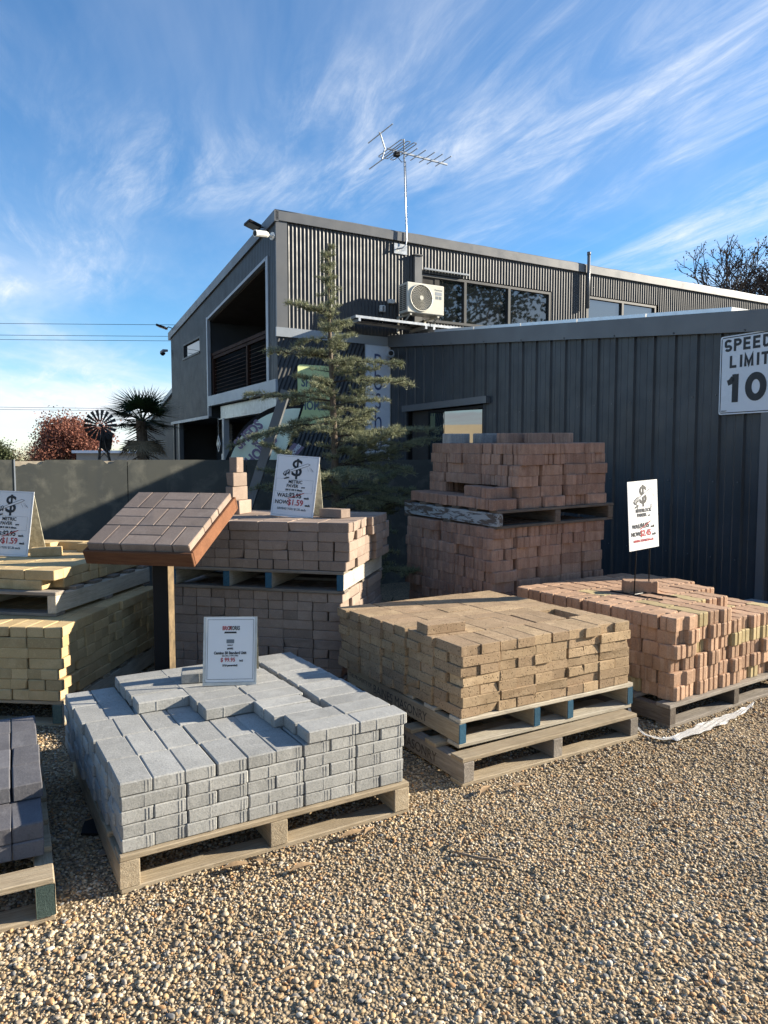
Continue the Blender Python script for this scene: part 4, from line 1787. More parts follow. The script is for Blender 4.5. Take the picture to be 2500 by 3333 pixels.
CY_ = 27
cw = 1.0
CF = (-1.082 - cw * math.cos(R(CY_)), 2.323 - cw * math.sin(R(CY_)))
pallet('pine pallet with green treated bearer end in the bottom left corner', CF, CY_, 0, cw, 1.17, .150, bears=[.03, cw / 2, cw - .03], mat='wood', bmat='wood', end='green_paint', bw=.06)
stack('charcoal_paver_stack', 'low stack of charcoal pavers cut by the left picture edge', (CF[0] + .17 * math.cos(R(CY_)) - .06 * math.sin(R(CY_)), CF[1] + .17 * math.sin(R(CY_)) + .06 * math.cos(R(CY_))), CY_, .151, char_items(), 'char', jit=.003, rj=.5, seed=51, group='stacks of pavers on pallets')


# ---- loose pavers lying on the stacks: things of their own
def loose(name, label, kind, loc, rz, rot=(0, 0), group='single loose pavers', v=1):
    o = put(name, paver_meshes(kind)[v], None, loc, (rot[0], rot[1], rz))
    tag(o, label, 'paver', group)
    return o


bx = lambda x, y: (.378 + x * math.cos(R(30)) - y * math.sin(R(30)), 3.443 + x * math.sin(R(30)) + y * math.cos(R(30)))
q = bx(.095, .325)
loose('loose_brown_paver', 'single brown paver lying loose on the brown stack', 'brown', (q[0], q[1], .276 + 7 * .0502 + .0262), R(26))
loose('loose_grey_paver', 'single grey paver lying beside the small sign on the grey stack', 'grey', (-.875, 3.535, .138 + 6 * .0507 + .0262), R(14))
loose('loose_metric_paver', 'single pinkish paver lying right of the metric price sign', 'metric', (-.335, 4.965, .824 + 5 * .0603 + .031), R(-38))
loose('loose_yellow_paver', 'single yellow paver beside the A-frame sign at left', 'yellow', (-2.37, 5.12, .723 + 2 * .0603 + .031), R(18))
loose('loose_terracotta_paver', 'single terracotta interlocking paver holding down the wire sign stand', 'terra', (1.745, 4.955, .136 + 6 * .0803 + .041), R(-8))
# little pyramid of pavers standing on edge
zt = .824 + 5 * .0603
pyr = [((-1.10, 5.30, zt + .05), (R(90), 0, R(75)), 'bottom left paver of the small pyramid behind the display board'),
       ((-1.035, 5.33, zt + .05), (R(90), 0, R(75)), 'bottom right paver of the small pyramid behind the display board'),
       ((-1.068, 5.32, zt + .150), (R(90), 0, R(68)), 'second-row paver of the small pyramid behind the display board'),
       ((-1.066, 5.31, zt + .250), (0, R(90), R(70)), 'third-row upright paver of the small pyramid'),
       ((-1.064, 5.31, zt + .40), (0, R(90), R(66)), 'topmost paver crowning the small pyramid against the fence')]
for k, (p, ro, lb) in enumerate(pyr):
    if k == 3:
        p, ro = (-1.066, 5.31, zt + .250), (R(90), 0, R(72))
    if k == 4:
        p, ro = (-1.064, 5.30, zt + .350), (R(90), R(90), R(72))
        p = (-1.064, 5.30, zt + .40)
    o = put('pyramid_paver', paver_meshes('metric')[k % 4], None, p, ro)
    tag(o, lb, 'paver', 'pyramid of pavers')
    if k == 4:
        o.scale = (.55, 1, 1)
        o.location.z = zt + .30 + .055
# concrete blocks by the wall at far right
t = empty('concrete_block', (3.02, 6.12, 0), R(30), 'pale old concrete blocks at the wall foot behind the terracotta stack', 'block')
MB().cbox(-.34, .34, -.12, .12, 0, .12, .01).build('lower_block', M['oldgrey'], t)
MB().cbox(-.20, .32, -.11, .11, .121, .30, .012).build('upper_block', M['oldgrey'], t, rot=(0, 0, R(3)))


# ------------------------------------------------------------------ display stand
def build_display():
    yaw = -12
    fx, fy, fz = -1.33, 3.95, 1.005
    t = empty('display_stand', (fx, fy, 0), R(yaw), 'tilted display board of pinkish pavers in a basket weave on a post', 'display stand')
    tl = R(25)

    def P(x, s, n):          # x across, s up the slope, n normal to the board
        return (x, s * math.cos(tl) - n * math.sin(tl), fz + s * math.sin(tl) + n * math.cos(tl))
    S = .612
    tr = MB()
    MB().cbox(-S / 2, S / 2, 0, S, -.020, -.002, .002).build('tray_base', M['wood_tray'], t, loc=P(0, 0, 0), rot=(tl, 0, 0))
    for x0, x1, y0, y1, nm in ((-S / 2 - .018, S / 2 + .018, -.020, -.001, 'front_rail'), (-S / 2 - .018, S / 2 + .018, S + .001, S + .019, 'rear_rail'), (-S / 2 - .019, -S / 2 - .001, 0, S, 'side_rail'), (S / 2 + .001, S / 2 + .019, 0, S, 'side_rail')):
        MB().cbox(x0, x1, y0, y1, -.058, .024, .003).build(nm, M['wood_tray'], t, loc=P(0, 0, 0), rot=(tl, 0, 0))
    r = random.Random(2)
    c = .2035
    for a in range(3):
        for b in range(3):
            cx, cy = (a - 1) * c, .006 + c * (b + .5)
            vert = (a + b) % 2 == 0
            for e in (-.5, .5):
                x, y = (cx + e * c / 2, cy) if vert else (cx, cy + e * c / 2)
                put('paver', paver_meshes('metric')[r.randrange(3)], t, P(x, y, .0305), (Matrix.Rotation(tl, 3, 'X') @ Matrix.Rotation(R(90) if vert else 0, 3, 'Z')).to_euler())
    MB().cbox(-.045, .045, -.045, .045, 0, fz + .10, .004).build('post', M['black'], t, loc=(.02, .22, 0), rot=(0, 0, R(7)))
    MB().box(.0455, .0468, -.044, .044, .0, fz + .02).build('post_sunlit_face', M['postface'], t, loc=(.02, .22, 0), rot=(0, 0, R(7)))  # tan skin paints sunlight onto this side of the black post
    MB().box(-.16, .16, .10, .30, -.030, -.0205).build('mounting_plate', M['black'], t, loc=P(0, 0, 0), rot=(tl, 0, 0))


M['postface'] = flat_mat('sunlit_post_tan', (.15, .105, .055), .7, .1, .5, 14)  # lit-side tone of the display post, put in as colour
build_display()


# ------------------------------------------------------------------ price signs
def sheet_frame(tilt, roll=0.0):
    """returns functions placing things on a sheet leaning back by tilt"""
    ct, st = math.cos(tilt), math.sin(tilt)

    def P(x, s, n=0.0):
        xr = x * math.cos(roll) + s * math.sin(roll)
        sr = -x * math.sin(roll) + s * math.cos(roll)
        return (xr, sr * st - n * ct, sr * ct + n * st)
    e = (Matrix.Rotation(-tilt, 3, 'X') @ Matrix.Rotation(roll, 3, 'Y') @ Matrix.Rotation(R(90), 3, 'X')).to_euler()
    return P, e


def art_dollar(t, P, e, cx, cy, k, mk='ink'):
    """a fist swinging a blade through a dollar sign; drawn in flat print shapes of scale k (one unit = .1 m)"""
    text('$', .150 * k, t, P(cx, cy - .052 * k, .0014), e, M[mk], sx=.95, name='dollar_mark', bold=.001)
    m = MB()

    def poly(pts, n=.0018):
        b = len(m.v)
        m.v += [P(cx + x * k, cy + y * k, n) for x, y in pts]
        m.f.append(tuple(range(b, b + len(pts))))
    poly([(-.045, -.022), (-.038, -.030), (.070, .014), (.082, .022), (.066, .026)], .0022)
    m2 = MB()
    m.build('blade_print', M['paper'], t, fix=False)
    m = MB()
    for a, b in (((-.045, -.020), (.066, .027)), ((-.040, -.030), (.070, .013)), ((.066, .027), (.084, .022)), ((.070, .013), (.084, .022))):
        d = Vector((b[0] - a[0], b[1] - a[1])).normalized()
        nx, ny = -d.y * .0011, d.x * .0011
        poly([(a[0] + nx, a[1] + ny), (b[0] + nx, b[1] + ny), (b[0] - nx, b[1] - ny), (a[0] - nx, a[1] - ny)], .0026)
    # fist: dark palm with four pale knuckles, wrist cuff
    poly([(-.088, -.042), (-.080, -.030), (-.050, -.012), (-.042, -.026), (-.046, -.046), (-.056, -.058), (-.080, -.054)], .0026)
    poly([(-.076, -.076), (-.044, -.066), (-.042, -.060), (-.060, -.062), (-.078, -.070)], .0026)
    for q in range(4):
        x0 = .060 + q * .007
        poly([(x0, .012 - q * .001), (x0 + .016 + q * .003, -.014 - q * .002), (x0 + .020 + q * .003, -.024), (x0 + .0145 + q * .003, -.014)], .0026)
    m.build('fist_print', M[mk], t, fix=False)
    m = MB()
    for q in range(4):
        x, y = -.082 + q * .009, -.034 + q * .0055
        poly([(x, y), (x + .004, y + .002), (x + .008, y - .012), (x + .004, y - .014)], .0032)
    poly([(-.066, -.052), (-.052, -.040), (-.046, -.050), (-.056, -.060)], .0032)
    m.build('knuckle_print', M['paper'], t, fix=False)


def rect_lines(t, P, x0, x1, s0, s1, w=.0012, n=.0016, mat='ink_grey'):
    m = MB()
    for a, b, c, d in ((x0, x1, s0, s0 + w), (x0, x1, s1 - w, s1), (x0, x0 + w, s0, s1), (x1 - w, x1, s0, s1)):
        b0 = len(m.v)
        m.v += [P(a, c, n), P(b, c, n), P(b, d, n), P(a, d, n)]
        m.f.append((b0, b0 + 1, b0 + 2, b0 + 3))
    m.build('border_line', M[mat], t, fix=False)


def slab(t, P, name, mat, x0, x1, s0, s1, n0, n1):
    m = MB()
    vs = [P(x, s, n) for n in (n0, n1) for x, s in ((x0, s0), (x1, s0), (x1, s1), (x0, s1))]
    m.add(vs, [(0, 1, 2, 3), (7, 6, 5, 4), (0, 4, 5, 1), (1, 5, 6, 2), (2, 6, 7, 3), (3, 7, 4, 0)])
    return m.build(name, M[mat], t)


def strike(t, P, a, b, w, mat='ink_red', n=.003):
    d = Vector((b[0] - a[0], b[1] - a[1])).normalized()
    nx, ny = -d.y * w / 2, d.x * w / 2
    m = MB()
    m.v = [P(a[0] + nx, a[1] + ny, n), P(b[0] + nx, b[1] + ny, n), P(b[0] - nx, b[1] - ny, n), P(a[0] - nx, a[1] - ny, n)]
    m.f = [(0, 3, 2, 1)]
    m.build('strike_line', M[mat], t, fix=False)


def price_sign(name, label, loc, yaw, W_, H_, tilt, roll, title, was, now, save, size=None, stand=None, back=True, code='#4040'):
    t = empty(name, loc, R(yaw), label, 'sign', 'price signs on the paver stacks')
    P, e = sheet_frame(R(tilt), R(roll))
    k = W_ / .30
    slab(t, P, 'sheet', 'paper', -W_ / 2, W_ / 2, 0, H_, -.003, .0)
    rect_lines(t, P, -W_ / 2 + .010 * k, W_ / 2 - .010 * k, .010 * k, H_ - .008 * k)
    rect_lines(t, P, -W_ / 2 + .016 * k, W_ / 2 - .026 * k, H_ * .40, H_ * .612, w=.0011)
    art_dollar(t, P, e, .0, H_ * .805, 1.08 * k)
    T = lambda s, sz, x, y, m='ink', al='CENTER', b=.0006, sx=.95: text(s, sz * k, t, P(x * k, y * H_, .0016), e, M[m], al, bold=b * k, sx=sx)
    T(title[0], .030, 0, .545, b=.0005)
    T(title[1], .030, -.018, .478, b=.0005)
    T(code, .010, .058, .478)
    if size:
        T(size, .0155, -.005, .425, b=.0007)
    T('WAS:', .036, -.118, .315, 'ink', 'LEFT')
    T(was, .042, -.036, .315, 'ink', 'LEFT', .0014)
    T('each', .020, .072, .305, 'ink', 'LEFT', .0008)
    strike(t, P, (-.040 * k, .295 * H_), (.070 * k, .40 * H_), .0045 * k)
    T('NOW:', .036, -.128, .205, 'ink', 'LEFT')
    T(now, .052, -.040, .195, 'ink_red', 'LEFT', .0010)
    T('each', .020, .084, .190, 'ink', 'LEFT', .0008)
    T(save, .0200, -.006, .115, 'ink_grey' if not stand else 'ink_red')
    if back:
        m = MB()
        vs = []
        for x in (-W_ / 2 + .01, W_ / 2 - .01):
            p = P(x, H_ * .985, -.006)
            g = (x + .01, p[1] + H_ * .30, 0.0)
            for d in (0, .005):
                vs += [(p[0], p[1] + d, p[2]), (g[0], g[1] + d, g[2])]
        m.add(vs, [(0, 1, 5, 4), (2, 6, 7, 3), (0, 4, 6, 2), (1, 3, 7, 5), (0, 2, 3, 1), (4, 5, 7, 6)])
        m.build('rear_leg_board', M['corflute'], t)
    return t, P


price_sign('price_sign', 'metric paver price sign with a dollar-slashing fist on the pinkish stack', (-.632, 4.985, zt + .001), -16, .315, .425, 9, 4, ('METRIC', 'PAVER'), '$2.95', '$1.59', 'SAVING YOU $1.36 each', '200 X 100 X 60mm')
price_sign('price_sign', 'price sign on the yellow pavers cut by the left picture edge', (-2.650, 5.10, .723 + 2 * .0603 + .001), -8, .335, .460, 10, 2.0, ('METRIC', 'PAVER'), '$2.95', '$1.59', 'SAVING YOU $1.36 each', '200 X 100 X 60mm')
ti = .136 + 6 * .0803
sg, P_ = price_sign('price_sign', 'sunlit interlock pavers price sign held up on two black rods', (1.735, 4.855, .925), 36, .325, .455, 2, -2.5, ('INTERLOCK', 'PAVERS'), '$4.95', '$2.45', 'SAVING YOU $2.50 each', None, stand=True, back=False, code='#376')
zb = ti - .925 + .004
for x, dx in ((-.075, -.010), (.075, .0)):
    MB().tube([(x, .012, .30), (x + .002, .012, 0), (x + dx, .012, zb)], .0045, 6).build('rod', M['black'], sg, smooth=True)
MB().tube([(-.085, .012, zb + .001), (-.085, -.20, zb + .001)], .0045, 6).tube([(-.085, .012, zb + .001), (-.085, .20, zb + .001)], .0045, 6).build('foot', M['black'], sg)
MB().tube([(.075, .012, zb + .001), (.075, -.20, zb + .001)], .0045, 6).tube([(.075, .012, zb + .001), (.075, .20, zb + .001)], .0045, 6).build('foot', M['black'], sg)
MB().tube([(-.085, .012, zb + .003), (.075, .012, zb + .003)], .0045, 6).build('cross_bar', M['black'], sg)


def small_sign():
    W_, H_ = .252, .325
    zt6 = .138 + 6 * .0507
    t = empty('price_sign', (-.738, 3.437, zt6 + .001), R(9), 'small framed price sign standing on the grey paver stack', 'sign', 'price signs on the paver stacks')
    P, e = sheet_frame(R(8), R(1.5))
    slab(t, P, 'backing', 'galv', -W_ / 2, W_ / 2, 0, H_, -.006, -.0025)
    slab(t, P, 'sheet', 'paper', -W_ / 2 + .012, W_ / 2 - .010, .016, H_ - .004, -.002, .0)
    m = MB()
    for a, b, c, d in ((-W_ / 2, W_ / 2, 0, .014), (-W_ / 2, -W_ / 2 + .011, .0145, H_), (W_ / 2 - .009, W_ / 2, .0145, H_)):
        vs = [P(x, s, n) for n in (-.002, .004) for x, s in ((a, c), (b, c), (b, d), (a, d))]
        m.add(vs, [(0, 1, 2, 3), (7, 6, 5, 4), (0, 4, 5, 1), (1, 5, 6, 2), (2, 6, 7, 3), (3, 7, 4, 0)])
    m.build('frame', M['galv'], t)
    rect_lines(t, P, -W_ / 2 + .019, W_ / 2 - .017, .028, H_ - .013, w=.0014, mat='ink')
    T = lambda s, sz, x, y, m='ink', b=.0003, sx=1.0: text(s, sz, t, P(x, y, .0012), e, M[m], 'CENTER', bold=b, sx=sx)
    T('BRICK', .026, -.016, .262, 'ink_red', .0008, .62)
    T('WORKS', .026, .018, .262, 'ink', .0008, .55)
    m = MB()
    m.v = [P(-.030, .246, .0013), P(.030, .246, .0013), P(.027, .254, .0013), P(-.027, .254, .0013)]
    m.f = [(0, 1, 2, 3)]
    m.build('logo_ribbon', M['ink'], t, fix=False)
    m = MB()
    m.v = [P(-.018, .199, .0013), P(.018, .199, .0013), P(.018, .217, .0013), P(-.018, .217, .0013)]
    m.f = [(0, 1, 2, 3)]
    m.build('colour_swatch', M['ink_grey'], t, fix=False)
    T('BASALT', .0075, 0, .187)
    T('#4492', .0105, 0, .170, b=.0006)
    T('Camino 50 Standard Unit', .0180, 0, .147, b=.0007, sx=.82)
    T('(Size 230L x 115W x 50H)', .0070, 0, .137)
    T('$ 99.95', .026, -.010, .112, 'ink_red', .0006, .88)
    T('/m2', .0115, .052, .112, b=.0006)
    T('37.8 pavers/m2', .0115, 0, .090, b=.0007)
    m = MB()
    vs = []
    for x in (-W_ / 2 + .01, W_ / 2 - .002):
        p = P(x, H_ * .985, -.008)
        for d in (0, .004):
            vs += [(p[0], p[1] + d, p[2]), (p[0] + .004, p[1] + .165 + d, .012)]
    m.add(vs, [(0, 1, 5, 4), (2, 6, 7, 3), (0, 4, 6, 2), (1, 3, 7, 5), (0, 2, 3, 1), (4, 5, 7, 6)])
    m.build('rear_leg_board', M['corflute'], t)
    MB().box(-.03, .03, .03, .16, .0, .004).build('stay_strip', M['galv'], t)


small_sign()


# ------------------------------------------------------------------ flag, leaning channel
def build_flag():
    q = Vector((-1.78, 9.6, 0))
    t = empty('teardrop_flag', q, R(8), 'pale green teardrop sheds and homes flag with black edge behind the fence', 'flag')
    # outline in x-z, leaning to the right
    out = []
    for k in range(41):
        a = k / 40
        if a < .55:                      # left edge sweeping up and over
            s = a / .55
            x = -.42 + .95 * (s ** 2.1)
            z = .55 + 1.72 * math.sin(s * math.pi / 2) ** .9
        else:
            s = (a - .55) / .45
            x = .53 + .06 * math.sin(s * math.pi) - .62 * s ** 1.2
            z = 2.27 - 1.65 * s ** 1.25
        out.append((x * 1.22 + .10, z))
    cx, cz = .20, 1.45

    def wav(x, z):
        return .022 * math.sin(9 * x + 6 * z) + .012 * math.sin(17 * z - 11 * x)

    def fill(sc0, sc1, rings):
        vs, fs = [], []
        n = len(out)
        for rr in range(rings + 1):
            s = sc0 + (sc1 - sc0) * rr / rings
            for x, z in out:
                xx, zz = cx + (x - cx) * s, cz + (z - cz) * s
                vs.append((xx, wav(xx, zz), zz))
        for rr in range(rings):
            for k in range(n):
                fs.append((rr * n + k, rr * n + (k + 1) % n, (rr + 1) * n + (k + 1) % n, (rr + 1) * n + k))
        return vs, fs
    vs, fs = fill(.0001, .90, 8)
    m = MB()
    m.add(vs, fs)
    m.build('cloth', M['lime_cloth'], t, smooth=True, fix=False)
    vs, fs = fill(.90, 1.0, 1)
    m = MB()
    m.add(vs, fs)
    m.build('edge_sleeve', M['black'], t, fix=False)
    rot = Euler((R(90), R(-42), 0)).to_matrix()
    e = (Matrix.Rotation(R(-45), 3, 'Y') @ Matrix.Rotation(R(90), 3, 'X')).to_euler()
    text('SHEDS', .185, t, (.06, -.045, 1.80), e, M['purple'], sx=.8, bold=.008)
    text("'N'", .085, t, (.13, -.045, 1.71), e, M['purple'], sx=.9, bold=.006)
    text('HOMES', .185, t, (.22, -.045, 1.60), e, M['purple'], sx=.8, bold=.008)
    e2 = (Matrix.Rotation(R(-50), 3, 'Y') @ Matrix.Rotation(R(90), 3, 'X')).to_euler()
    m = MB()
    d = Vector((math.cos(R(50)), math.sin(R(50))))
    n_ = Vector((-d.y, d.x))
    c0 = Vector((.42, 1.42))
    vs = []
    for a, b in ((-.50, -.075), (.40, -.075), (.36, .065), (-.52, .065)):
        p = c0 + d * a + n_ * b
        vs.append((p.x, -.040, p.y))
    m.add(vs, [(0, 1, 2, 3)])
    m.build('purple_band', M['purple'], t, fix=False)
    text('INDUSTRIAL  O STEEL KIT HOMES', .066, t, (c0.x + .02, -.043, c0.y - .03), e2, M['sign_white'], sx=.8, bold=.003)
    MB().tube([(-.40, .03, 0), (-.40, .03, .6)], .012, 6).build('pole', M['black'], t)


build_flag()

t = empty('steel_channel', (-1.66, 7.0, 0), R(-8), 'long grey steel channel leaning up beside the cedar', 'steel channel')
m = MB()
a, b = Vector((0, 0, 0)), Vector((.67, .28, 2.19))
d = (b - a).normalized()
w = Vector((1, 0, 0)) - d * d.x
w.normalize()
nn = d.cross(w)
pf = [(-.045, 0), (.045, 0), (.045, .05), (.036, .05), (.036, .006), (-.036, .006), (-.036, .05), (-.045, .05)]
vs = [tuple(p + w * x + nn * y) for p in (a, b) for x, y in pf]
n = len(pf)
m.add(vs, [tuple(range(n)), tuple(reversed(range(n, 2 * n)))] + [(i, i + n, (i + 1) % n + n, (i + 1) % n) for i in range(n)])
m.build('channel', M['metal_trim'], t)


# ------------------------------------------------------------------ trees
class Leaves:
    """collects single leaf blades as triangles/quads with numpy-free lists"""
    def __init__(s):
        s.v = []
        s.f = []

    def blade(s, p, d, side, L, W_):
        n = len(s.v)
        s.v += [tuple(p - side * W_ * .5), tuple(p + side * W_ * .5), tuple(p + d * L)]
        s.f.append((n, n + 1, n + 2))

    def leaf(s, p, d, side, L, W_):
        n = len(s.v)
        s.v += [tuple(p), tuple(p + d * L * .5 + side * W_ * .5), tuple(p + d * L), tuple(p + d * L * .5 - side * W_ * .5)]
        s.f.append((n, n + 1, n + 2, n + 3))

    def build(s, name, mat, parent):
        me = mkmesh(name, s.v, s.f, mat)
        return put(name, me, parent)


def rv(r, s=1.0):
    return Vector((r.gauss(0, s), r.gauss(0, s), r.gauss(0, s)))


def build_cedar():
    r = random.Random(77)
    base = Vector((-.475, 6.75, 0))
    t = empty('cedar_tree', base, 0, 'young cedar with tiered drooping sprays in front of the fence', 'tree')
    H_ = 3.46
    tr = MB()
    pts = [(.03 * math.sin(z * 1.4), .02 * math.cos(z * 1.9), z) for z in np.linspace(0, H_, 16)]
    rad = [max(.006, .056 * (1 - z / H_) ** .85) for z in np.linspace(0, H_, 16)]
    tr.tube(pts, rad, 8)
    tr.build('trunk', M['bark'], t, smooth=True)
    limbs = MB()
    lv = Leaves()

    def tuft(p, d, n, L):
        for _ in range(n):
            dd = (d * .45 + rv(r, .62) + Vector((0, 0, .35)))
            if dd.length < .1:
                continue
            dd.normalize()
            sd = dd.cross(rv(r))
            if sd.length < .05:
                continue
            sd.normalize()
            lv.blade(p + rv(r, .009), dd, sd, L * r.uniform(.7, 1.35), .0048)

    def spray(p0, d0, L, r0, dens, depth=0):
        n = max(3, int(L / .07))
        pts = [p0]
        d = d0.normalized()
        for i in range(n):
            d = (d + Vector((r.gauss(0, .10), r.gauss(0, .10), r.gauss(-.02, .07)))).normalized()
            pts.append(pts[-1] + d * (L / n))
        limbs.tube(pts, [max(.0018, r0 * (1 - i / (n + 1))) for i in range(n + 1)], 4 if depth else 5, cap=False)
        for i in range(1, n + 1):
            f = i / n
            if f < .18 and depth == 0:
                continue
            p = pts[i]
            for q in range(2):
                pp = pts[i - 1].lerp(p, r.random())
                tuft(pp + Vector((0, 0, .008)), d, dens, .032)
            if depth < 2:
                for sg in (-1, 1):
                    if r.random() < (.80 if depth == 0 else .45):
                        sd = d.cross(Vector((0, 0, 1)))
                        if sd.length < .01:
                            continue
                        sd.normalize()
                        dd = (sd * sg + d * .9 + Vector((0, 0, r.uniform(-.12, .14)))).normalized()
                        ll = L * (.40 if depth == 0 else .42) * (1.12 - f * .75) * r.uniform(.6, 1.1)
                        if ll > .05:
                            spray(p, dd, ll, r0 * .45, dens, depth + 1)
        tuft(pts[-1], d, dens + 4, .034)
    z = .30
    while z < H_ - .05:
        f = z / H_
        n = 4 if f < .4 else 5
        for _ in range(n):
            a = r.uniform(0, 6.283)
            if f < .42:
                L = r.uniform(.45, .98)
            elif f < .82:
                L = 1.12 * (1 - f) ** .80 * r.choice((.3, .4, .55, .7, .85, 1.0))
            else:
                L = max(.06, .62 * (1 - f) ** .75 * r.uniform(.4, 1.0))
            x, y = .03 * math.sin(z * 1.4), .02 * math.cos(z * 1.9)
            up = r.uniform(-.02, .34) if f < .8 else r.uniform(.1, .6)
            dens = 14 if f < .45 else 12
            spray(Vector((x, y, z + r.uniform(-.05, .05))), Vector((math.cos(a), math.sin(a), up)), L, .010 * (1.15 - f), dens)
        for _ in range(5):
            tuft(Vector((.03 * math.sin(z * 1.4), .02 * math.cos(z * 1.9), z + r.uniform(-.04, .04))) + rv(r, .035), Vector((r.gauss(0, 1), r.gauss(0, 1), .4)).normalized(), 10, .036)
        z += .095 if f < .4 else ((.108 if f < .75 else .075))
    # a few long thin bare twigs low on the left and right
    for a, zz, L in ((R(175), 2.45, .55), (R(200), 2.85, .40), (R(5), 1.72, .92), (R(185), 1.84, .92), (R(172), 2.05, .75), (R(-8), 2.22, .72), (R(8), 2.42, .62)):
        spray(Vector((0, 0, zz)), Vector((math.cos(a), math.sin(a), .1)), L, .010, 12)
    limbs.build('limbs', M['bark_dark'], t, fix=False)
    lv.build('crown', M['needle'], t)


build_cedar()


def branchy(name, label, base, H_, seed, mat_b, levels=5, spread=.55, trunk=.12, leaf=None, leafn=0, leafL=.06, up=.25, stems=1, cat='tree', group=None, flat=0.0, first=.34, leafspread=.12, taper=.60):
    r = random.Random(seed)
    t = empty(name, base, 0, label, cat, group)
    limbs = MB()
    lv = Leaves()

    def grow(p, d, L, rad, lvl):
        n = 4
        pts = [p]
        for i in range(n):
            d = (d + rv(r, .10) + Vector((0, 0, up * .12))).normalized()
            pts.append(pts[-1] + d * (L / n))
        limbs.tube(pts, [rad * (1 - .42 * i / n) for i in range(n + 1)], 6 if lvl < 2 else (4 if lvl < 4 else 3), cap=False)
        if leaf and lvl >= levels - 2:
            for q in range(leafn):
                pp = pts[r.randrange(1, n + 1)] + rv(r, leafspread)
                dd = rv(r).normalized()
                sd = dd.cross(rv(r))
                if sd.length < .05:
                    continue
                lv.leaf(pp, dd, sd.normalized(), leafL * r.uniform(.6, 1.3), leafL * .6)
        if lvl >= levels:
            return
        kids = r.choice((2, 3, 3)) if lvl else r.choice((3, 4))
        for q in range(kids):
            s = d.orthogonal().normalized()
            s = Matrix.Rotation(r.uniform(0, 6.283), 3, d) @ s
            s.z *= (1 - flat)
            dd = (d * (1 - spread * .5) + s * spread * r.uniform(.6, 1.25) + Vector((0, 0, up))).normalized()
            grow(pts[-1] if q < 2 else pts[r.randrange(2, n + 1)], dd, L * r.uniform(.62, .84), rad * taper, lvl + 1)
    for s in range(stems):
        d = Vector((r.gauss(0, .22 if stems > 1 else .04), r.gauss(0, .22 if stems > 1 else .04), 1))
        grow(Vector((r.gauss(0, .05 * stems), r.gauss(0, .05 * stems), 0)), d.normalized(), H_ * first, trunk * (.6 if stems > 1 else 1), 0)
    limbs.build('trunk', M[mat_b], t, fix=False)
    if leaf:
        lv.build('crown', M[leaf], t)
    return t


# russet tree and winter shrubs left, beyond the fence
branchy('russet_tree', 'round russet leaved tree beyond the fence at left', (-12.3, 30.5, 0), 4.0, 5, 'bark_dark', levels=5, spread=.62, trunk=.10, leaf='redleaf', leafn=24, leafL=.105, up=.16, stems=4, first=.27, leafspread=.20)
branchy('bare_bush', 'bare tan winter shrub at the far left horizon', (-16.6, 36, 0), 2.9, 9, 'bark', levels=5, spread=.7, trunk=.07, leaf='tanleaf', leafn=10, leafL=.07, up=.12, stems=4, first=.26, group='far bushes', cat='bush')
branchy('green_bush', 'dull green bush cut by the left picture edge', (-19.6, 37, 0), 3.0, 13, 'bark', levels=4, spread=.8, trunk=.08, leaf='greenleaf', leafn=60, leafL=.12, up=.08, stems=4, first=.25, group='far bushes', cat='bush', leafspread=.25)
branchy('brown_bush', 'low reddish brown hedge bush right of the bare shrub', (-14.6, 34, 0), 2.3, 17, 'bark', levels=4, spread=.8, trunk=.07, leaf='tanleaf', leafn=45, leafL=.09, up=.05, stems=5, first=.25, group='far bushes', cat='bush', leafspread=.2)
branchy('brown_bush', 'low brown shrub below the russet tree', (-11.0, 33, 0), 2.1, 19, 'bark', levels=4, spread=.8, trunk=.07, leaf='redleaf', leafn=30, leafL=.09, up=.05, stems=4, first=.25, group='far bushes', cat='bush', leafspread=.2)
# tall bare tree behind the roof at right
branchy('bare_tree', 'tall bare spreading tree behind the roof at the right edge', (21.5, 40, 0), 16.4, 41, 'bark_dark', levels=7, spread=.58, trunk=.42, leaf='bark_dark', leafn=2, leafL=.13, up=.16, stems=2, first=.245, leafspread=.06, taper=.70)
# pines out of frame to the right; the upstairs windows mirror them
for k, (x, y, h, lb) in enumerate(((27.0, -1.5, 15.5, 'pine opposite the facade, seen mirrored in the left upstairs window'), (33.0, -4.5, 18.0, 'taller pine opposite the facade, mirrored in the middle upstairs window'), (40.0, -6.5, 19.0, 'pine opposite the facade, mirrored in the right upstairs window'))):
    branchy('roadside_pine', lb, (x, y, 0), h, 31 + k, 'bark_dark', levels=5, spread=.7, trunk=.28, leaf='pineleaf', leafn=26, leafL=.32, up=.12, stems=1, first=.36, group='roadside pines', leafspread=.45)


# unseen trees added behind the viewer to cut sky light on camera-facing sides
for k, (x, y, h) in enumerate(((-17, -12, 9.5), (16.5, -14, 9.5))):
    branchy('sky_blocking_tree', ('left', 'right')[k] + ' one of two unseen trees added behind the viewer to dim sky light', (x, y, 0), h, 51 + k, 'bark_dark', levels=4, spread=.85, trunk=.26, leaf='greenleaf', leafn=60, leafL=.85, up=.06, stems=2, first=.30, group='unseen sky-blocking trees', leafspread=1.0)


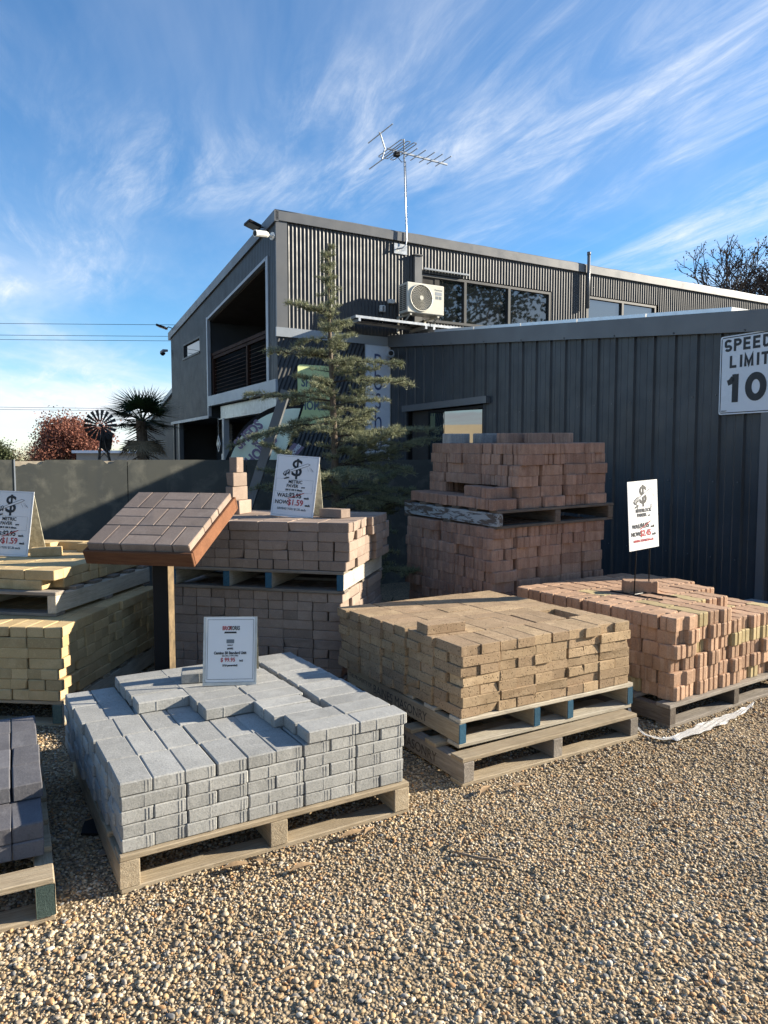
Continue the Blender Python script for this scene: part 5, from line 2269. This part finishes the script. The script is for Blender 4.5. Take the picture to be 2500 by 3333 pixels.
# ------------------------------------------------------------------ fan palm
def build_palm():
    r = random.Random(4)
    base = Vector((-4.78, 14.6, 0))
    t = empty('fan_palm', base, 0, 'dark fan palm with a shaggy trunk left of the building', 'palm')
    tr = MB()
    tr.tube([(0, 0, 0), (.02, 0, .8), (0, 0, 1.5), (-.02, 0, 2.15)], [.085, .08, .075, .06], 10)
    for k in range(60):
        a, z = r.uniform(0, 6.28), r.uniform(.9, 2.1)
        d = Vector((math.cos(a), math.sin(a), -.6))
        tr.tube([Vector((0, 0, z)) + d * .08, Vector((0, 0, z)) + d * r.uniform(.2, .34)], [.012, .004], 3, cap=False)
    tr.build('trunk', M['bark'], t, fix=False)
    green, dry = Leaves(), Leaves()
    st = MB()

    def fan(c, d, L, lv, droop=.0):
        s = d.cross(Vector((0, 0, 1)))
        if s.length < .1:
            s = Vector((1, 0, 0))
        s.normalize()
        u = s.cross(d).normalized()
        tiltf = r.uniform(-.5, .5)
        for q in range(26):
            a = -2.15 + 4.3 * q / 25
            dd = (d * math.cos(a) + s * math.sin(a) + u * (.16 * math.cos(a * 2) + r.gauss(0, .03)) - Vector((0, 0, droop))).normalized()
            sd = dd.cross(u)
            sd = sd.normalized() if sd.length > .05 else s
            lv.blade(c, dd, sd, L * r.uniform(.85, 1.05) * (1 - .12 * abs(a) / 2.15), .030)
    for k in range(24):
        a = k * 2.399
        el = r.uniform(-.35, 1.2) if k > 5 else r.uniform(.7, 1.35)
        d = Vector((math.cos(a) * math.cos(el), math.sin(a) * math.cos(el), math.sin(el)))
        L = r.uniform(.22, .34)
        o = Vector((0, 0, 2.1))
        c = o + d * L
        st.tube([o, o + d * L * .6 + Vector((0, 0, .02)), c], [.012, .008, .006], 4, cap=False)
        d2 = (d - Vector((0, 0, .25))).normalized()
        fan(c, d2, r.uniform(.36, .46), green)
    for k in range(9):
        a = k * 2.2 + .4
        d = Vector((math.cos(a) * .6, math.sin(a) * .6, -.8)).normalized()
        c = Vector((0, 0, 1.95)) + d * .3
        fan(c, (d - Vector((0, 0, .6))).normalized(), .34, dry, .3)
    st.build('frond_stalks', M['palm'], t, fix=False)
    green.build('crown', M['palm'], t)
    dry.build('dry_skirt', M['palm_dry'], t)
    t.scale = (1.55, 1.55, 1.08)


build_palm()


# ------------------------------------------------------------------ windmill
def build_windmill():
    base = Vector((-6.05, 15.8, 0))
    t = empty('garden_windmill', base, R(12), 'dark garden windmill with many blades between the russet tree and palm', 'windmill')
    hub = Vector((0, -.15, 2.24))
    for k in range(18):
        a = 2 * math.pi * k / 18
        c, s = math.cos(a), math.sin(a)
        m = MB()

        def Q(rr, w, dy):
            return (hub.x + c * rr - s * w, hub.y + dy, hub.z + s * rr + c * w)
        m.add([Q(.09, -.010, -.004), Q(.09, .012, .006), Q(.33, .044, .020), Q(.33, -.034, -.016), Q(.09, -.010, .000), Q(.09, .012, .010), Q(.33, .044, .024), Q(.33, -.034, -.012)],
              [(0, 1, 2, 3), (7, 6, 5, 4), (0, 4, 5, 1), (1, 5, 6, 2), (2, 6, 7, 3), (3, 7, 4, 0)])
        m.build('blade', M['blade'], t)
    m = MB()
    for rr in (.10, .24):
        m.tube([(hub.x + rr * math.cos(2 * math.pi * k / 24), hub.y + .012, hub.z + rr * math.sin(2 * math.pi * k / 24)) for k in range(25)], .006, 5)
    m.build('rim', M['blade'], t)
    MB().tube([hub + Vector((0, -.03, 0)), hub + Vector((0, .12, 0))], .035, 10).build('hub', M['blade'], t)
    MB().tube([hub + Vector((0, .1, 0)), hub + Vector((.05, .55, 0))], .012, 6).prism([(.0, -.12), (.35, -.17), (.35, .17), (0, .12)], -.003, .003, 'y').build('tail', M['blade'], t, loc=(0, 0, 0)) if False else None
    MB().tube([hub + Vector((0, .1, -.02)), hub + Vector((.12, .42, -.10))], .012, 6).build('tail_boom', M['blade'], t)
    m = MB()
    p0 = hub + Vector((.06, .30, -.22))
    m.add([tuple(p0 + Vector(v)) for v in ((-.12, 0, .02), (.02, .02, .10), (.14, .04, .02), (.10, .04, -.28), (.0, .02, -.36), (-.10, 0, -.26))], [(0, 1, 2, 3, 4, 5)])
    m.add([tuple(p0 + Vector(v) + Vector((0, .006, 0))) for v in ((-.12, 0, .02), (.02, .02, .10), (.14, .04, .02), (.10, .04, -.28), (.0, .02, -.36), (-.10, 0, -.26))], [(5, 4, 3, 2, 1, 0)])
    m.build('tail_vane', M['blade'], t, fix=False)
    top = Vector((.0, .05, 2.2))
    for sx in (-1, 1):
        for sy in (-1, 1):
            MB().tube([top, (sx * .34 + .1, sy * .30 + .05, 0)], .014, 4).build('tower_leg', M['blade'], t)
    m = MB()
    for z in (.5, 1.0, 1.5):
        w = .34 * (1 - z / 2.2)
        ox = .1 * (1 - z / 2.2)
        for a, b in (((-w, -w), (w, -w)), ((w, -w), (w, w)), ((w, w), (-w, w)), ((-w, w), (-w, -w))):
            m.tube([(a[0] + ox, a[1] + .05, z), (b[0] + ox, b[1] + .05, z + .25)], .007, 4)
    m.build('tower_brace', M['blade'], t)


build_windmill()

# ------------------------------------------------------------------ distant sheds, tan-roofed store
t = empty('far_shed', (-6.6, 22.0, 0), R(10), 'pale grey shed wall behind the palm', 'shed')
M['shed_wall'] = flat_mat('pale_shed_steel', (.33, .33, .32), .6, 0, .1, 2)
M['shed_roof'] = flat_mat('light_shed_roof', (.55, .56, .58), .5, 0, .1, 2)
MB().box(0, 5.0, 0, 4, 0, 2.5).build('wall', M['shed_wall'], t)
MB().add([(-.1, -.15, 2.5), (5.1, -.15, 2.5), (5.1, 4.1, 3.1), (-.1, 4.1, 3.1), (-.1, -.15, 2.56), (5.1, -.15, 2.56), (5.1, 4.1, 3.16), (-.1, 4.1, 3.16)], [(3, 2, 1, 0), (4, 5, 6, 7), (0, 1, 5, 4), (1, 2, 6, 5), (2, 3, 7, 6), (3, 0, 4, 7)]).build('roof', M['shed_roof'], t)
MB().box(.6, 1.7, -.03, 0, 0, 2.0).build('door', M['dark_in'], t)
t = empty('far_store', (-11.5, 27.5, 0), R(4), 'low pale blue roofed store seen through the windmill tower', 'shed')
MB().box(0, 5.2, 0, 3, 0, 1.75).build('wall', M['shed_wall'], t)
MB().box(-.1, 5.3, -.2, 3.1, 1.75, 1.85).build('roof', M['bluepale'], t)
t = empty('tan_store', (-24.5, 8.5, 0), R(5), 'tan roofed store left of the frame, mirrored in the lean-to window', 'shed')
M['tan'] = flat_mat('tan_roof_sheet', (.50, .41, .26), .7, 0, .08, 1)
MB().box(0, 7, 0, 8, 0, 1.9).build('wall', M['shed_wall'], t)
MB().prism([(-.3, 1.9), (7.3, 1.9), (5.6, 3.0), (1.2, 3.0)], -.3, 8.3, 'y').build('roof', M['tan'], t)

# ------------------------------------------------------------------ overhead wires and their pole
def wire(label, x0, x1, y0, y1, z0, z1, sag, rad=.008):
    m = MB()
    pts = []
    for k in range(25):
        s = k / 24
        pts.append((x0 + (x1 - x0) * s, y0 + (y1 - y0) * s, z0 + (z1 - z0) * s - sag * 4 * s * (1 - s)))
    m.tube(pts, rad, 5)
    o = m.build('overhead_wire', M['black'], None)
    tag(o, label, 'wire', 'overhead wires')


wire('topmost overhead wire crossing the sky at left', -17, 24, 26, 27, 6.28, 6.3, .06)
wire('middle overhead wire of the group at left', -17, 24, 26, 27, 5.88, 5.9, .06)
wire('lowest wire of the upper overhead group', -17, 24, 26.2, 27, 5.76, 5.75, .07)
wire('higher of the two far low wires above the russet tree', -30, 20, 46, 48, 4.85, 4.6, .10, .012)
wire('lower of the two far low wires above the russet tree', -30, 20, 46, 48, 4.70, 4.5, .10, .012)
t = empty('utility_pole', (-17, 26, 0), 0, 'timber utility pole left of the frame carrying the wires', 'pole')
MB().tube([(0, 0, 0), (0, 0, 6.8)], [.13, .10], 10).build('shaft', M['bark'], t, smooth=True)
MB().box(-.06, .06, -.7, .7, 6.05, 6.18).build('cross_arm', M['bark'], t)

# ------------------------------------------------------------------ litter on the gravel
def build_wrap():
    r = random.Random(3)
    path = [(1.40, 4.10, .10), (1.405, 4.02, .03), (1.43, 3.93, .012), (1.50, 3.85, .014), (1.58, 3.86, .018), (1.70, 3.94, .022), (1.82, 4.03, .022), (1.94, 4.12, .02), (2.06, 4.21, .022), (2.17, 4.29, .03), (2.25, 4.37, .045)]
    wid = [.014, .015, .02, .03, .045, .068, .08, .07, .05, .03, .008]
    P = [Vector(p) for p in path]
    fine, fw = [], []
    for i in range(len(P) - 1):
        for k in range(6):
            s = k / 6
            fine.append(P[i].lerp(P[i + 1], s))
            fw.append(wid[i] * (1 - s) + wid[i + 1] * s)
    fine.append(P[-1])
    fw.append(wid[-1])
    m = MB()
    nw = 9
    vs = []
    for lay in (0, 1):
        for i, p in enumerate(fine):
            d = (fine[min(i + 1, len(fine) - 1)] - fine[max(i - 1, 0)])
            s = d.cross(Vector((0, 0, 1))).normalized()
            for k in range(nw):
                u = (k / (nw - 1) - .5)
                h = .008 * abs(math.sin(u * 9 + i * .35)) + .003 * math.sin(i * 1.1 + k * 2.1)
                if fw[i] < .03:
                    h *= .5
                vs.append(tuple(p + s * (u * fw[i] * (1 + .15 * math.sin(i * 1.7))) + Vector((0, 0, h - lay * .001))))
    nf = len(fine)
    fs = []
    for lay in (0, 1):
        o = lay * nf * nw
        for i in range(nf - 1):
            for k in range(nw - 1):
                q = (o + i * nw + k, o + i * nw + k + 1, o + (i + 1) * nw + k + 1, o + (i + 1) * nw + k)
                fs.append(q if lay == 0 else tuple(reversed(q)))
    m.add(vs, fs)
    o = m.build('plastic_wrap', M['plastic'], None, smooth=True, fix=False)
    tag(o, 'torn strip of white plastic wrap trailing over the gravel', 'plastic wrap')


build_wrap()


def dry_leaf(x, y, rz, L, lab, W_=.3):
    m = MB()
    n = 6
    vs = []
    for lay in (0, 1):
        for k in range(n + 1):
            s = k / n
            w = L * W_ * math.sin(math.pi * min(1, s * .95 + .03)) * .5
            z = .016 + .012 * math.sin(s * 3.1) - lay * .0012
            vs += [(s * L - L / 2, -w, z + .006), (s * L - L / 2, 0, z), (s * L - L / 2, w, z + .006)]
    fs = []
    for lay in (0, 1):
        o = lay * 3 * (n + 1)
        for k in range(n):
            for j in (0, 1):
                q = (o + k * 3 + j, o + k * 3 + j + 1, o + k * 3 + j + 4, o + k * 3 + j + 3)
                fs.append(q if lay else tuple(reversed(q)))
    m.add(vs, fs)
    o = m.build('dry_leaf', M['dryleaf'], None, (x, y, 0), (0, 0, rz), smooth=True, fix=False)
    tag(o, lab, 'leaf', 'dry leaves and bark on the gravel')


LL = 'narrow dry brown leaf lying on the gravel by the pallets'
for x, y, a, L in ((-.544, 2.607, .3, .11), (-.47, 2.64, 2.6, .09), (-.30, 2.60, .5, .10), (-.123, 2.84, .5, .12), (-.06, 2.86, 1.1, .08), (.46, 3.23, 1.0, .11), (.62, 3.27, .4, .09)):
    dry_leaf(x, y, a, L, LL)
LL = 'thin dry leaf lying on the open gravel in front'
for x, y, a, L in ((.31, 2.78, 1.3, .08), (.62, 2.62, 1.8, .07), (.86, 2.95, -.6, .10), (1.18, 2.93, -.5, .09), (.40, 2.95, 1.9, .07), (-.28, 2.05, .6, .06), (1.35, 3.3, .2, .08)):
    dry_leaf(x, y, a, L, LL, .22)
m = MB()
m.tube([(.27, 2.715, .016), (.31, 2.685, .022), (.36, 2.665, .020), (.41, 2.650, .024), (.46, 2.645, .016)], [.003, .005, .0055, .005, .003], 6)
tag(m.build('twig', M['twig'], None, smooth=True), 'curved dry twig lying on the gravel in front of the brown stack', 'twig')
t = empty('scrap_sheet', (-1.12, 2.93, .02), R(20), 'dark scrap of sheet lying in the shade between two stacks', 'scrap')
MB().prism([(-.12, -.05), (.02, -.08), (.13, -.02), (.09, .06), (-.03, .07), (-.11, .03)], -.004, .004).build('piece', M['black'], t, rot=(.12, .05, 0))
m = MB().prism([(-.10, -.012), (.06, -.02), (.11, .0), (.05, .022), (-.09, .014)], -.003, .003)
tag(m.build('bark_strip', M['twig'], None, (-1.0, 2.74, .02), (.05, -.06, R(22))), 'grey bark strip in the shade left of the grey pallet', 'bark')
# weeds at the foot of the fence
def weeds(x, y, n, h, seed, label):
    r = random.Random(seed)
    t = empty('weed_clump', (x, y, 0), 0, label, 'weeds', 'weeds along the fence')
    lv = Leaves()
    for k in range(n):
        p = Vector((r.gauss(0, .16), r.gauss(0, .12), 0))
        d = Vector((r.gauss(0, .5), r.gauss(0, .5), 1)).normalized()
        lv.leaf(p + d * r.uniform(0, h * .6), (d + rv(r, .5)).normalized(), d.orthogonal().normalized(), h * r.uniform(.3, .7), .02)
    lv.build('foliage', M['greenleaf'], t)


weeds(.15, 6.15, 160, .16, 1, 'small weeds on the dark ground left of the red stack')
weeds(-.02, 6.9, 160, .18, 2, 'weeds at the foot of the fence below the cedar')

# ------------------------------------------------------------------ turn the lettering into plain meshes
bpy.context.view_layer.update()
dg = bpy.context.evaluated_depsgraph_get()
for o in [o for o in bpy.data.objects if o.type == 'FONT']:
    me = bpy.data.meshes.new_from_object(o.evaluated_get(dg))
    n = put(o.name, me, o.parent, o.location, o.rotation_euler)
    n.scale = o.scale
    nm = o.name
    bpy.data.objects.remove(o)
    n.name = nm
